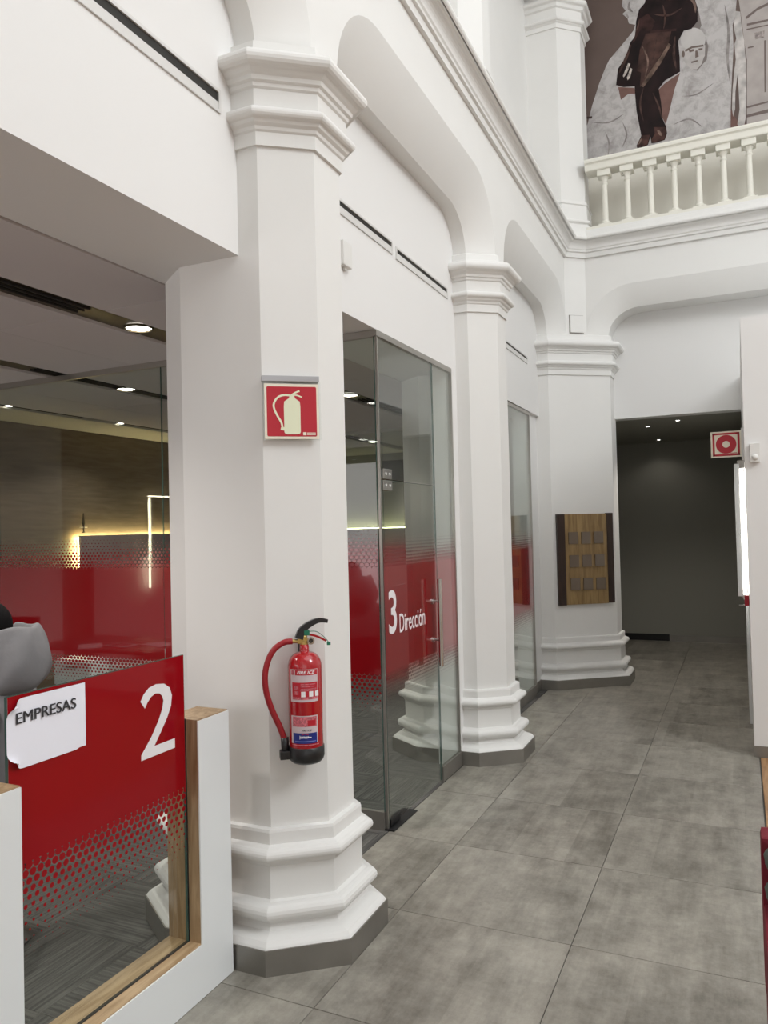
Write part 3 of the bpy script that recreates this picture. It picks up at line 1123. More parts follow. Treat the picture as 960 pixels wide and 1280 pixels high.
ex = thing('fire_extinguisher', 'red fire extinguisher with black hose nozzle hung on the nearest column', 'fire extinguisher', on_face(.60, .082, .845), frz)
R_ = .0715


def cyl_patch(r, a0, a1, z0, z1, n=20, wave=None):
    bm = bmesh.new()
    lo = [bm.verts.new((r * math.cos(math.radians(a0 + (a1 - a0) * i / n)), r * math.sin(math.radians(a0 + (a1 - a0) * i / n)), z0)) for i in range(n + 1)]
    hi = [bm.verts.new((v.co.x, v.co.y, z1)) for v in lo]
    for i in range(n):
        f = bm.faces.new((lo[i], lo[i + 1], hi[i + 1], hi[i]))
        f.smooth = True
    return bm


def on_cyl(bm, r, a0, z):
    for v in bm.verts:
        a = math.radians(a0) + v.co.x / r
        rr = r + v.co.z
        v.co = Vector((rr * math.cos(a), rr * math.sin(a), z + v.co.y))
    return bm


prof = [(.01, .0), (.058, .004), (.066, .012), (R_, .03), (R_, .385)]
for k in range(1, 9):
    t = PI / 2 * k / 8
    prof.append((.021 + (R_ - .021) * math.cos(t), .385 + .062 * math.sin(t)))
prof += [(.020, .452), (.019, .478)]
link('cylinder', add_lathe(bmesh.new(), prof, 36), M['red_paint'], ex, smooth=True)
link('base_ring', add_lathe(bmesh.new(), [(.03, -.006), (.06, -.006), (.070, .004), (.0745, .018), (.0745, .06), (.0722, .062)], 36), M['black'], ex, smooth=True)
link('nozzle_holder', add_box(bmesh.new(), -.112, -.062, -.020, .020, .010, .046, .006), M['black'], ex)
v_ = link('valve_body', add_lathe(bmesh.new(), [(.013, .474), (.017, .478), (.017, .492), (.013, .495), (.013, .512), (.009, .52)], 16), M['brass'], ex)
bm = add_box(bmesh.new(), -.028, .018, -.010, .010, .482, .502, .002)
link('valve_block', bm, M['brass'], v_)
link('hose_coupling', add_tube(bmesh.new(), [(-.058, 0, .493), (-.026, 0, .492)], .0085, 12, 1), M['brass'], ex)
link('hose', add_tube(bmesh.new(), [(-.050, 0, .493), (-.085, -.002, .490), (-.125, -.004, .465), (-.152, -.006, .42), (-.166, -.008, .36), (-.162, -.008, .29), (-.140, -.006, .215), (-.110, -.004, .145), (-.094, -.002, .10), (-.090, 0, .085)], .0125, 12), M['red_hose'], ex, smooth=True)
link('nozzle', add_tube(bmesh.new(), [(-.090, 0, .098), (-.089, 0, .02)], lambda t: .0165 - .002 * t, 14, 1), M['black'], ex, smooth=True)
link('nozzle_collar', add_tube(bmesh.new(), [(-.0905, 0, .100), (-.0900, 0, .090)], .0135, 14, 1), M['chrome'], ex)


def bent_bar(pts, w_, th):
    bm = bmesh.new()
    P = smooth_path(pts, 5)
    rows = []
    for i, p in enumerate(P):
        d = (P[min(i + 1, len(P) - 1)] - P[max(i - 1, 0)]).normalized()
        nn = Vector((-d.z, 0, d.x))
        k = i / (len(P) - 1)
        ww = w_(k)
        tt = th(k)
        rows.append([bm.verts.new(p + Vector((0, s * ww, 0)) + nn * q * tt) for s, q in ((-1, -1), (1, -1), (1, 1), (-1, 1))])
    for a, b in zip(rows, rows[1:]):
        for k in range(4):
            bm.faces.new((a[k], a[(k + 1) % 4], b[(k + 1) % 4], b[k]))
    bm.faces.new(rows[0][::-1])
    bm.faces.new(rows[-1])
    return bm


link('carry_handle', bent_bar([(-.022, 0, .503), (-.010, 0, .535), (.022, 0, .560), (.062, 0, .575), (.100, 0, .570)], lambda k: .014 - .003 * k, lambda k: .017 - .010 * k), M['black'], ex)
link('squeeze_lever', bent_bar([(.006, 0, .520), (.030, 0, .516), (.055, 0, .508), (.092, 0, .488)], lambda k: .009, lambda k: .0042), M['red_paint'], ex)
link('safety_pin', add_box(bmesh.new(), -.002, .022, -.014, .014, .515, .537, .004), M['green'], ex)
link('pull_ring', add_tube(bmesh.new(), [(.018, -.012, .532), (.050, -.014, .530), (.080, -.012, .508), (.100, -.010, .484), (.106, -.008, .476)], .0016, 6), M['green'], ex)
link('seal_tag', add_box(bmesh.new(), .094, .110, -.012, -.006, .470, .484, .002), M['green'], ex)
bm = add_lathe(bmesh.new(), [(.010, 0), (.0145, 0), (.0155, .003), (.0155, .010), (.004, .010)], 18)
bmesh.ops.rotate(bm, verts=bm.verts, matrix=Matrix.Rotation(PI / 2, 3, 'X'))
bmesh.ops.translate(bm, verts=bm.verts, vec=(.026, -.008, .493))
ga = link('pressure_gauge', bm, M['chrome'], ex)
bm = add_lathe(bmesh.new(), [(.001, 0), (.009, 0)], 16, cap=False)
bmesh.ops.rotate(bm, verts=bm.verts, matrix=Matrix.Rotation(PI / 2, 3, 'X'))
bmesh.ops.translate(bm, verts=bm.verts, vec=(.026, -.0185, .493))
link('gauge_dial', bm, M['black'], ga)
link('wall_bracket', add_box(bmesh.new(), -.018, .018, .055, .081, .36, .50, .003), M['black'], ex)
# instruction label
lab = link('instruction_label', cyl_patch(R_ + .0006, -152, -52, .252, .385), M['label_white'], ex)
link('label_heading_band', cyl_patch(R_ + .0009, -131, -54, .361, .383), M['red_sign'], lab)
link('label_text_block', cyl_patch(R_ + .0009, -144, -54, .262, .332), M['red_sign'], lab)
link('label_footer', cyl_patch(R_ + .0011, -143, -54, .262, .272), M['label_pink'], lab)
for z0, a0, a1 in ((.322, -112, -62), (.313, -112, -66), (.303, -112, -58), (.297, -114, -60)):
    link('fine_print', cyl_patch(R_ + .0012, a0, a1, z0, z0 + .004), M['label_pink'], lab)
link('label_emblem', cyl_patch(R_ + .0012, -147, -134, .362, .381), M['label_pink'], lab)
for a in (-111, -85, -64):
    link('pictogram', cyl_patch(R_ + .0012, a, a + 14, .273, .295, 4), M['lettering'], lab)
for z0 in (.282, .303):
    link('pictogram', cyl_patch(R_ + .0012, -134, -120, z0, z0 + .015, 4), M['label_pink'], lab)
link('lettering', on_cyl(fit_text('FIRE ICE', .072, .013, bold=.02, shear=.35), R_ + .001, -124, .366), M['lettering'], lab)
# service label
lab = link('service_label', cyl_patch(R_ + .0006, -152, -56, .083, .196), M['label_white'], ex)
link('fine_print', cyl_patch(R_ + .0009, -145, -60, .152, .192), M['label_pink'], lab)
link('fine_print', cyl_patch(R_ + .0011, -92, -64, .156, .178), M['red_sign'], lab)
link('label_blue_field', cyl_patch(R_ + .0009, -144, -60, .083, .126), M['label_blue'], lab)
link('lettering', on_cyl(fit_text('FIRE ICE', .040, .007, bold=.01, shear=.35), R_ + .001, -112, .133), M['ink'], lab)
link('lettering', on_cyl(fit_text('jomar', .040, .015, bold=.03), R_ + .001, -120, .101), M['lettering'], lab)
link('logo_swoosh', on_cyl(stroke(bmesh.new(), [(0, 0), (.012, .005), (.028, .001)], .0022), R_ + .001, -112, .118), M['red_sign'], lab)
link('fine_print', cyl_patch(R_ + .0011, -136, -64, .090, .094), plain('pale_blue_print', (.16, .2, .5), .4), lab)
link('fine_print', cyl_patch(R_ + .0011, -92, -80, .106, .110), M['lettering'], lab)
link('red_band_line', cyl_patch(R_ + .0006, -150, -52, .075, .079), M['label_pink'], ex)

# pictogram sign
sg = thing('extinguisher_sign', 'square red sign with a cream fire extinguisher pictogram on the nearest column', 'fire sign', on_face(.50, .0, 2.19), frz)
S_ = .232
link('mounting_rail', add_box(bmesh.new(), -.126, .120, -.036, -.002, .246, .270, .002), plain('satin_aluminium_rail', (.5, .5, .52), .3, metal=.7), sg)
link('acrylic_plate', add_box(bmesh.new(), -.120, .126, -.0255, -.0235, -.004, .247), M['acrylic'], sg)
link('sign_plate', add_box(bmesh.new(), -S_ / 2, S_ / 2, -.0315, -.0265, 0, S_ + .004, .0008), M['cream_rim'], sg)


def rrect(x0, x1, y0, y1, r, n=4):
    pts = []
    for cx_, cy_, a in ((x1 - r, y0 + r, -90), (x1 - r, y1 - r, 0), (x0 + r, y1 - r, 90), (x0 + r, y0 + r, 180)):
        for k in range(n + 1):
            t = math.radians(a + 90 * k / n)
            pts.append((cx_ + r * math.cos(t), cy_ + r * math.sin(t)))
    return pts


def face_xz(bm, y):
    for v in bm.verts:
        v.co = Vector((v.co.x, y - v.co.z, v.co.y))
    return bm


link('red_field', face_xz(flat_poly(bmesh.new(), rrect(-.106, .106, .011, .224, .006)), -.0316), M['red_sign'], sg)
bm = bmesh.new()
cylp = rrect(-.034, .036, .020, .150, .012)
flat_poly(bm, cylp, .001)
flat_poly(bm, [(-.034, .140), (.036, .140), (.034, .160), (.014, .174), (.010, .188), (-.008, .188), (-.012, .174), (-.032, .160)], .0013)
stroke(bm, [(-.004, .184), (.012, .196), (.034, .206)], .0075, .001)
stroke(bm, [(.002, .188), (.022, .187), (.044, .179)], .006, .001)
stroke(bm, [(-.004, .186), (-.034, .187), (-.060, .176), (-.076, .150), (-.074, .125), (-.060, .095), (-.046, .070), (-.041, .045)], .0085, .001)
flat_poly(bm, [(-.048, .050), (-.034, .050), (-.034, .036), (-.050, .038)], .001)
link('pictogram', face_xz(bm, -.0316), M['cream'], sg)
bm = bmesh.new()
flat_poly(bm, [(.046, .016), (.060, .016), (.060, .029), (.046, .029)], .001)
for k in range(3):
    flat_poly(bm, [(.063, .017 + k * .004), (.100, .017 + k * .004), (.100, .0195 + k * .004), (.063, .0195 + k * .004)], .001)
link('small_print', face_xz(bm, -.0316), M['cream_rim'], sg)

# white sounder box on the infill wall, right of the nearest column
sb = thing('alarm_box', 'small white rounded box high on the wall right of the nearest column', 'detector', (*L(.73, -.30), 3.32), TH)
link('housing', add_box(bmesh.new(), 0, .034, -.055, .052, -.072, .066, .012), M['plastic'], sb)
link('cable_gland', add_box(bmesh.new(), .003, .018, -.012, .012, -.088, -.070, .003), M['plastic'], sb)

# ================================================================== PLAQUE BOARD ON THE FAR COLUMN
ba, bb = Vector(A3), Vector(B3)
bu = (bb - ba).normalized()
mid = (ba + bb) / 2
pb = thing('plaque_board', 'oak board with dark side strips and nine small plates on the far column', 'notice board', (mid.x, mid.y, .905), math.atan2(bu.y, bu.x))
link('oak_panel', add_box(bmesh.new(), -.245, .258, -.034, -.004, 0, 1.0), M['oak_board'], pb)
link('dark_strip', add_box(bmesh.new(), -.335, -.245, -.038, -.003, -.004, 1.002), M['wenge'], pb)
link('dark_strip', add_box(bmesh.new(), .258, .335, -.038, -.003, .004, 1.006), M['wenge'], pb)
pm = plain('smoky_acrylic_plate', (.16, .12, .085), .25)
pl0 = None
for r in range(3):
    for c in range(3):
        if pl0 is None:
            pl0 = link('plate', add_box(bmesh.new(), -.056, .056, -.046, -.035, -.066, .066, .002), pm, pb)
            q = pl0
        else:
            q = pl0.copy()
            COL.objects.link(q)
            q.parent = pb
        q.location = (-.150 + c * .152 + .006 * r, 0, .735 - r * .255)

# ================================================================== RIGHT WALL BLOCK FITTINGS
hs = thing('hanging_fire_sign', 'square cream and red sign with a ring, jutting from the right wall block', 'fire sign', (.042, 6.96, 2.318), 0)
link('sign_plate', add_box(bmesh.new(), -.246, -.014, -.003, .003, 0, .216, .001), M['cream_rim'], hs)
link('wall_clip', add_box(bmesh.new(), -.016, .002, -.006, .006, -.03, .236), M['aluminium'], hs)
bm = bmesh.new()
X0, X1, Y0, Y1 = -.233, -.027, .012, .204
for a, b, c, d in ((X0, X1, Y0, Y0 + .016), (X0, X1, Y1 - .016, Y1), (X0, X0 + .016, Y0, Y1), (X1 - .016, X1, Y0, Y1)):
    flat_poly(bm, [(a, c), (b, c), (b, d), (a, d)])
link('red_border', face_xz(bm, -.0032), M['red_sign'], hs)
bm = bmesh.new()
cx_, cy_ = -.130, .108
for k in range(32):
    t0, t1 = 2 * PI * k / 32, 2 * PI * (k + 1) / 32
    flat_poly(bm, [(cx_ + r * math.cos(t), cy_ + r * math.sin(t)) for r, t in ((.028, t0), (.078, t0), (.078, t1), (.028, t1))])
link('red_ring', face_xz(bm, -.0032), M['red_sign'], hs)
link('small_print', face_xz(flat_poly(bmesh.new(), [(-.105, .031), (-.050, .031), (-.050, .036), (-.105, .036)]), -.0032), M['red_sign'], hs)

dt = thing('motion_detector', 'small white motion detector on the front of the right wall block', 'detector', (.118, 6.47, 2.232))
link('housing', add_box(bmesh.new(), -.036, .032, -.040, 0, 0, .142, .004), M['plastic'], dt)
bm = add_lathe(bmesh.new(), [(.024, 0), (.023, .008), (.016, .016), (.004, .020)], 16)
bmesh.ops.rotate(bm, verts=bm.verts, matrix=Matrix.Rotation(PI / 2, 3, 'X'))
bmesh.ops.translate(bm, verts=bm.verts, vec=(-.002, -.038, .036))
link('lens', bm, M['plastic'], dt, smooth=True)

lb = thing('light_box', 'tall white panel with a bright light strip behind it on the right wall block', 'light panel', (0, 0, 0))
link('panel', add_box(bmesh.new(), -.036, .004, 7.0, 7.95, 1.165, 2.262, .002), M['white'], lb)
link('light_strip', add_box(bmesh.new(), .006, .032, 7.01, 7.93, 1.185, 2.222), M['led_white'], lb)
link('end_bracket', add_box(bmesh.new(), -.010, .044, 7.005, 7.03, 2.225, 2.29), M['steel'], lb)
link('end_bracket', add_box(bmesh.new(), -.010, .044, 7.005, 7.03, 1.150, 1.182), M['steel'], lb)
link('lock_button', add_lathe(bmesh.new(), [(.008, 0), (.008, .006)], 12, (-.012, 6.996), 1.68), M['chrome'], lb)

cp = thing('call_point', 'small red alarm call point under the backlit panel', 'alarm button', (.040, 6.86, 1.105))
link('housing', add_box(bmesh.new(), -.030, .004, -.045, .045, 0, .085, .006), M['red_sign'], cp)
link('cover', add_box(bmesh.new(), -.036, -.029, -.045, .045, .05, .088, .003), M['plastic'], cp)
link('key', add_box(bmesh.new(), -.070, -.030, -.004, .004, -.002, .006), M['chrome'], cp)

# ================================================================== GALLERY: BALUSTRADE AND MURAL
bl = thing('balustrade', 'cream plaster balustrade of the upper gallery below the mural', 'balustrade', (0, 8.80, ZB))
H0 = 0.0
bm = bmesh.new()
add_sweep(bm, [(-1.46, 0), (3.4, 0)], [(-.10, .665), (.085, .665), (.092, .675), (.092, .735), (.100, .745), (.112, .75), (.115, .775), (.105, .795), (-.10, .80)])
link('handrail', bm, M['cream_plaster'], bl)
link('plinth_course', add_box(bmesh.new(), -1.46, 3.4, -.095, .095, -.002, .035), M['cream_plaster'], bl)
bprof = [(.052, .060), (.052, .066), (.044, .072), (.047, .082), (.044, .094), (.034, .100), (.031, .108), (.0315, .16), (.030, .30), (.0275, .505), (.028, .512), (.034, .518), (.034, .528), (.027, .534),
         (.028, .555), (.033, .570), (.044, .588), (.052, .600)]
b0 = None
nb = 0
x = -1.262
while x < 3.3:
    if b0 is None:
        b0 = link('baluster', add_lathe(bmesh.new(), bprof, 20), M['cream_plaster'], bl, smooth=True)
        b = b0
        sq = link('base_block', add_box(bmesh.new(), -.068, .068, -.068, .068, .030, .062, .006), M['cream_plaster'], b)
        ab = link('abacus', add_box(bmesh.new(), -.070, .070, -.070, .070, .598, .668, .004), M['cream_plaster'], b)
    else:
        b = b0.copy()
        COL.objects.link(b)
        b.parent = bl
        for s in (sq, ab):
            c = s.copy()
            COL.objects.link(c)
            c.parent = b
    b.location = (x, 0, 0)
    x += .2435

MU = {
'rock':[(-1.618,5.968),(-1.604,6.448),(-1.5,6.538),(-1.439,6.751),(-1.354,6.981),(-1.272,7.163),(-1.226,7.241),(-1.093,7.361),(-0.95,7.499),(-0.927,7.564),(-0.996,7.599),(-1.009,7.663),(-1.065,7.733),(-1.027,7.759),(-1.068,7.829),(-1.041,8.001),(0.151,7.616),(0.124,7.368),(0.092,7.25),(0.093,6.994),(0.063,6.619),(0.044,6.326),(0.048,6.154),(0.035,6.03),(-0.091,6.018),(-0.692,5.985)],
'rockhead':[(-1.041,8.001),(-0.946,7.97),(-0.926,7.784),(-0.975,7.709),(-1.013,7.744),(-0.99,7.793),(-1.031,7.84)],
'shadow1':[(-0.7,6.737),(-0.626,6.795),(-0.461,6.87),(-0.527,6.691),(-0.597,6.424),(-0.631,6.322),(-0.669,6.42),(-0.674,6.598)],
'shadow2':[(-1.139,6.889),(-0.955,6.828),(-0.949,6.759),(-1.025,6.779),(-1.112,6.73)],
'shadow3':[(-0.249,7.528),(-0.223,7.346),(-0.248,7.288),(-0.326,7.345),(-0.367,7.324)],
'figure':[(-0.778,7.938),(-0.815,7.782),(-0.879,7.725),(-0.915,7.601),(-0.931,7.426),(-0.985,7.375),(-1.044,7.212),(-1.133,7.102),(-1.16,6.917),(-1.075,6.871),(-0.954,6.85),(-0.95,6.715),(-0.942,6.556),(-0.917,6.393),(-0.898,6.255),(-0.954,6.152),(-0.947,6.119),(-0.896,6.11),(-0.829,6.132),(-0.799,6.22),(-0.791,6.141),(-0.729,6.135),(-0.646,6.146),(-0.62,6.21),(-0.625,6.288),(-0.663,6.397),(-0.674,6.598),(-0.694,6.747),(-0.626,6.823),(-0.461,6.881),(-0.46,7.045),(-0.47,7.235),(-0.407,7.336),(-0.327,7.334),(-0.261,7.401),(-0.256,7.551),(-0.313,7.787)],
'coat':[(-0.815,7.425),(-0.537,7.375),(-0.572,7.242),(-0.69,7.089),(-0.837,6.841),(-0.896,6.823),(-0.879,6.986),(-0.922,7.02),(-0.883,7.255)],
'highlight':[(-0.572,7.242),(-0.548,7.213),(-0.66,7.036),(-0.779,6.892),(-0.859,6.809),(-0.885,6.831),(-0.776,6.98),(-0.669,7.105)],
'arm':[(-0.883,7.614),(-0.787,7.651),(-0.707,7.537),(-0.752,7.44),(-0.876,7.477),(-0.939,7.372),(-0.969,7.359),(-0.937,7.428)],
'glove':[(-1.018,7.137),(-0.993,7.119),(-1.034,7.029),(-1.072,6.983),(-1.082,7.002)],
'glove2':[(-0.994,7.074),(-0.974,7.057),(-1.002,6.964),(-1.03,6.938),(-1.036,6.973)],
'belt':[(-0.762,7.443),(-0.486,7.386),(-0.487,7.36),(-0.763,7.414)],
'boot1':[(-0.898,6.255),(-0.805,6.244),(-0.833,6.139),(-0.896,6.117),(-0.947,6.124),(-0.95,6.151)],
'boot2':[(-0.761,6.321),(-0.625,6.288),(-0.62,6.21),(-0.646,6.15),(-0.787,6.144),(-0.79,6.185),(-0.751,6.242)],
'faceshadow':[(-0.2,7.252),(-0.16,7.089),(-0.18,6.944),(-0.282,6.843),(-0.34,6.881),(-0.26,6.902),(-0.198,6.992)],
'hat':[(-0.185,7.172),(-0.194,7.129),(-0.217,7.095),(-0.253,7.076),(-0.296,7.072),(-0.341,7.085),(-0.383,7.114),(-0.417,7.154),(-0.439,7.201),(-0.446,7.249),(-0.436,7.293),(-0.412,7.326),(-0.376,7.346),(-0.333,7.349),(-0.288,7.335),(-0.246,7.307),(-0.212,7.266),(-0.191,7.22)],
'face':[(-0.443,7.15),(-0.191,7.109),(-0.198,7.003),(-0.236,6.906),(-0.285,6.861),(-0.341,6.876),(-0.398,6.951),(-0.432,7.037)],
'brow':[(-0.403,7.116),(-0.333,7.135),(-0.21,7.121),(-0.207,7.098),(-0.329,7.112),(-0.398,7.089)],
'eye1':[(-0.364,7.101),(-0.314,7.101),(-0.305,7.075),(-0.355,7.072)],
'eye2':[(-0.262,7.091),(-0.219,7.085),(-0.22,7.063),(-0.259,7.066)],
'nose':[(-0.295,7.074),(-0.275,7.075),(-0.261,6.999),(-0.297,6.994)],
'mouth':[(-0.346,6.965),(-0.274,6.964),(-0.271,6.948),(-0.338,6.945)],
'ear':[(-0.405,7.069),(-0.409,7.047),(-0.417,7.035),(-0.427,7.038),(-0.434,7.054),(-0.437,7.078),(-0.433,7.1),(-0.425,7.112),(-0.415,7.109),(-0.407,7.093)],
'statue':[(0.121,7.401),(0.172,7.375),(0.181,7.223),(0.2,7.048),(0.211,6.79),(0.206,6.474),(0.192,6.203),(0.17,6.103),(0.132,6.091),(0.105,6.14),(0.133,6.303),(0.129,6.558),(0.122,6.688),(0.097,6.503),(0.088,6.315),(0.066,6.235),(0.057,6.322),(0.069,6.532),(0.093,6.738),(0.112,6.861),(0.104,7.033),(0.125,7.091),(0.104,7.204)],
'statshadow':[(0.044,6.326),(0.106,6.182),(0.199,6.117),(0.198,6.075),(0.035,6.051)],
'building':[(0.151,7.616),(0.503,7.502),(0.454,5.929),(0.198,6.075),(0.221,6.83),(0.2,7.048),(0.183,7.286)],
'pediment':[(0.221,7.3),(0.341,7.368),(0.5,7.402),(0.499,7.373),(0.341,7.339),(0.235,7.275)],
'corn1':[(0.234,7.224),(0.494,7.208),(0.493,7.187),(0.233,7.199)],
'corn2':[(0.228,7.167),(0.492,7.15),(0.492,7.137),(0.228,7.152)],
'cap':[(0.305,7.101),(0.402,7.097),(0.396,7.021),(0.308,7.026)],
'pil':[(0.395,6.99),(0.413,6.989),(0.396,6.424),(0.381,6.424)],
'corn3':[(0.205,6.316),(0.466,6.322),(0.466,6.305),(0.205,6.293)],
'corn4':[(0.202,6.222),(0.464,6.235),(0.462,6.194),(0.201,6.192)],
'pil2':[(0.235,6.963),(0.291,6.962),(0.291,6.945),(0.234,6.947)],
'ledge':[(-1.576,6.644),(-1.442,6.62),(-1.448,6.593),(-1.576,6.621)],

}
mural = thing('wall_mural', 'large sepia photo mural of a stone monument with a dark bronze figure above the balustrade', 'mural', (0, 9.255, 0))


def mpart(name, keys, mat, z, parent=mural):
    bm = bmesh.new()
    for k in keys:
        p = MU[k]
        # thin printed layer facing the court
        a = [bm.verts.new((x, -z, max(y, 5.992))) for x, y in p]
        bm.faces.new(a)
    return link(name, bm, mat, parent)


def pr_(n, c, var=0.0, vs=8):
    return plain('print_' + n, c, .6, spec=.2, var=var, vscale=vs)


box('backing_panel', -1.95, 1.6, -.012, 0, 5.99, 8.74, pr_('sepia_sky', (.125, .09, .078), .18, 1.2), mural)
mpart('printed_stone', ['rock'], M['rock'], .0135)
mpart('printed_ledge', ['ledge'], pr_('dark', (.06, .04, .035)), .0136)
mpart('printed_building', ['building'], pr_('building', (.40, .36, .34), .12, 5), .0145)
mpart('printed_cornices', ['pediment', 'corn1', 'corn2', 'corn3', 'corn4', 'pil2', 'pil'], pr_('building_dark', (.16, .125, .115)), .0152)
mpart('printed_capital', ['cap'], pr_('capital', (.30, .26, .245), .4, 40), .0153)
for kk in ('shadow1', 'shadow2', 'statshadow'):
    mpart('printed_shadow', [kk], pr_('red_shadow', (.17, .095, .08), .2, 6), .0150)
for kk in ('faceshadow', 'shadow3'):
    mpart('printed_shadow', [kk], pr_('grey_shadow', (.19, .165, .155)), .0150)
mpart('printed_small_statue', ['statue'], pr_('statue', (.47, .44, .42), .35, 9), .0156)
rel = mpart('printed_stone_head', ['face'], pr_('stone_face', (.44, .41, .395), .15, 12), .0156)
mpart('printed_stone_cap', ['hat'], pr_('stone_cap', (.50, .475, .46), .06, 6), .0160, rel)
mpart('printed_features', ['brow', 'eye1', 'eye2', 'nose', 'mouth', 'ear'], pr_('features', (.15, .115, .10)), .0164, rel)
fig = mpart('printed_bronze_figure', ['figure'], pr_('bronze', (.012, .005, .005), .6, 6), .0170)
mpart('printed_coat', ['coat'], pr_('coat', (.052, .026, .021), .6, 9), .0174, fig)
mpart('printed_sleeve', ['arm', 'belt'], pr_('sleeve', (.035, .015, .013), .6, 9), .0174, fig)
mpart('printed_highlight', ['highlight'], pr_('highlight', (.13, .085, .065), .7, 12), .0178, fig)
mpart('printed_glint', ['glove', 'glove2'], pr_('glint', (.45, .40, .36), .5, 20), .0178, fig)
def mstroke(name, pts, wd, mat, z, parent):
    bm = bmesh.new()
    P = smooth_path([(x, 0, y) for x, y in pts], 5)
    L_, R2 = [], []
    for i, p in enumerate(P):
        d = (P[min(i + 1, len(P) - 1)] - P[max(i - 1, 0)]).normalized()
        sd = Vector((-d.z, 0, d.x)) * wd / 2 * math.sin(PI * (i + .6) / (len(P) + .2))
        L_.append(bm.verts.new(p + sd + Vector((0, -z, 0))))
        R2.append(bm.verts.new(p - sd + Vector((0, -z, 0))))
    for i in range(len(P) - 1):
        bm.faces.new((R2[i], R2[i + 1], L_[i + 1], L_[i]))
    return link(name, bm, mat, parent)


sheen = pr_('sheen', (.16, .105, .085), .6, 14)
dim = pr_('dim_sheen', (.06, .032, .026), .6, 14)
for pts, wd, mm in (([(-.72, 7.62), (-.56, 7.56), (-.42, 7.60)], .022, dim), ([(-.62, 7.70), (-.60, 7.55), (-.62, 7.42)], .02, dim), ([(-.36, 7.72), (-.29, 7.62), (-.28, 7.50)], .03, sheen),
                    ([(-.50, 7.30), (-.52, 7.10), (-.50, 6.92)], .03, dim), ([(-.98, 7.34), (-1.05, 7.18), (-1.12, 7.05)], .035, dim), ([(-.86, 6.80), (-.90, 6.62), (-.87, 6.42)], .02, dim),
                    ([(-.76, 6.72), (-.70, 6.55), (-.67, 6.40)], .018, dim), ([(-.86, 7.30), (-.80, 7.10), (-.84, 6.92)], .02, sheen), ([(-.70, 7.33), (-.74, 7.12), (-.82, 6.93)], .018, dim),
                    ([(-.93, 7.46), (-.90, 7.52), (-.88, 7.60)], .02, dim), ([(-.90, 6.22), (-.93, 6.16)], .02, sheen), ([(-.72, 6.28), (-.68, 6.20)], .03, sheen)):
    mstroke('printed_fold', pts, wd, mm, .0180, fig)
crack = pr_('stone_crack', (.26, .235, .225), .4, 10)
for pts, wd in (([(-1.45, 6.55), (-1.25, 6.50), (-1.08, 6.56)], .02), ([(-1.30, 6.40), (-1.26, 6.25), (-1.28, 6.10)], .018), ([(-.45, 6.60), (-.30, 6.58), (-.12, 6.66)], .016), ([(-.55, 6.30), (-.38, 6.32), (-.25, 6.20)], .018),
                ([(-.98, 7.86), (-.99, 7.78), (-.95, 7.72)], .03), ([(.02, 7.5), (.05, 7.2), (.03, 6.9), (.05, 6.6)], .03), ([(-1.10, 6.46), (-1.06, 6.30), (-1.12, 6.16)], .02), ([(-1.02, 7.72), (-1.00, 7.66)], .02)):
    mstroke('printed_crack', pts, wd, crack, .0142, mural)
mpart('printed_boots', ['boot1', 'boot2'], pr_('boots', (.055, .025, .02), .7, 14), .0178, fig)

# ================================================================== OFFICE FURNITURE SEEN THROUGH AND IN THE GLASS
p1 = thing('glowing_headboard', 'dark wall panel with warm light glowing round its edges, left one', 'light panel', (-6.80, 0, 0))
link('panel', add_box(bmesh.new(), .055, .085, 6.37, 8.30, 1.0, 1.80), plain('mauve_grey_laminate', (.34, .28, .27), .5), p1)
for a in ((.030, .046, 6.385, 6.400, 1.02, 1.78), (.030, .046, 6.385, 8.28, 1.765, 1.78)):
    link('led_strip', add_box(bmesh.new(), *a), M['led_warm'], p1)
p2 = thing('backlit_picture', 'narrow upright dark panel with warm light behind its edge, mirrored in the glass wall', 'light panel', (-6.80, 0, 0))
link('panel', add_box(bmesh.new(), .125, .16, -.01, .87, 1.12, 2.26), plain('brown_wood_laminate', (.085, .055, .035), .5), p2)
for a in ((.105, .122, .880, .898, 1.13, 2.25), (.105, .122, -.02, .90, 2.262, 2.280)):
    link('led_strip', add_box(bmesh.new(), *a), emit('soft_warm_led_strip', (1, .92, .66), 20), p2)
cb = thing('tall_cupboard', 'tall pale cupboard front by the wooden wall, mirrored in the glass wall', 'cupboard', (-6.79, 0, 0))
link('cupboard_front', add_box(bmesh.new(), 0, .05, 2.2, 4.1, .002, 2.98), M['infill'], cb)
hb_ = thing('low_wall_panel', 'long pale low wall panel, mirrored in the red glass wall', 'wall panel', (-6.79, 0, 0))
link('panel_board', add_box(bmesh.new(), 0, .05, -2.0, 1.75, .3, 1.52), M['ceil'], hb_)
fg = thing('figurine', 'thin dark figurine standing on the glowing wall panel', 'figurine', (-6.72, 6.42, 1.832))
link('stem', add_lathe(bmesh.new(), [(.02, 0), (.022, .006), (.008, .012), (.010, .08), (.020, .11), (.012, .15), (.006, .22)], 10), M['bronze'], fg)
link('crossbar', add_box(bmesh.new(), -.006, .006, -.05, .05, .055, .065), M['cream_rim'], fg)

cab = thing('low_cabinet', 'pale cabinet with a glowing top edge at the far end of the office', 'cabinet', (-5.0, 11.2, 0))
link('body', add_box(bmesh.new(), -1.7, 2.2, -.35, -.004, 0, 1.80), M['office_wood'], cab)
link('led_strip', add_box(bmesh.new(), -1.7, 2.2, -.10, -.06, 1.80, 1.815), M['led_green'], cab)
tv = thing('wall_screen', 'dark flat screen on the end wall of the office, seen through the glass door', 'screen', (-4.88, 11.19, 2.52))
link('screen_panel', add_box(bmesh.new(), -.30, .30, -.05, -.004, 0, .36, .004), M['screen'], tv)

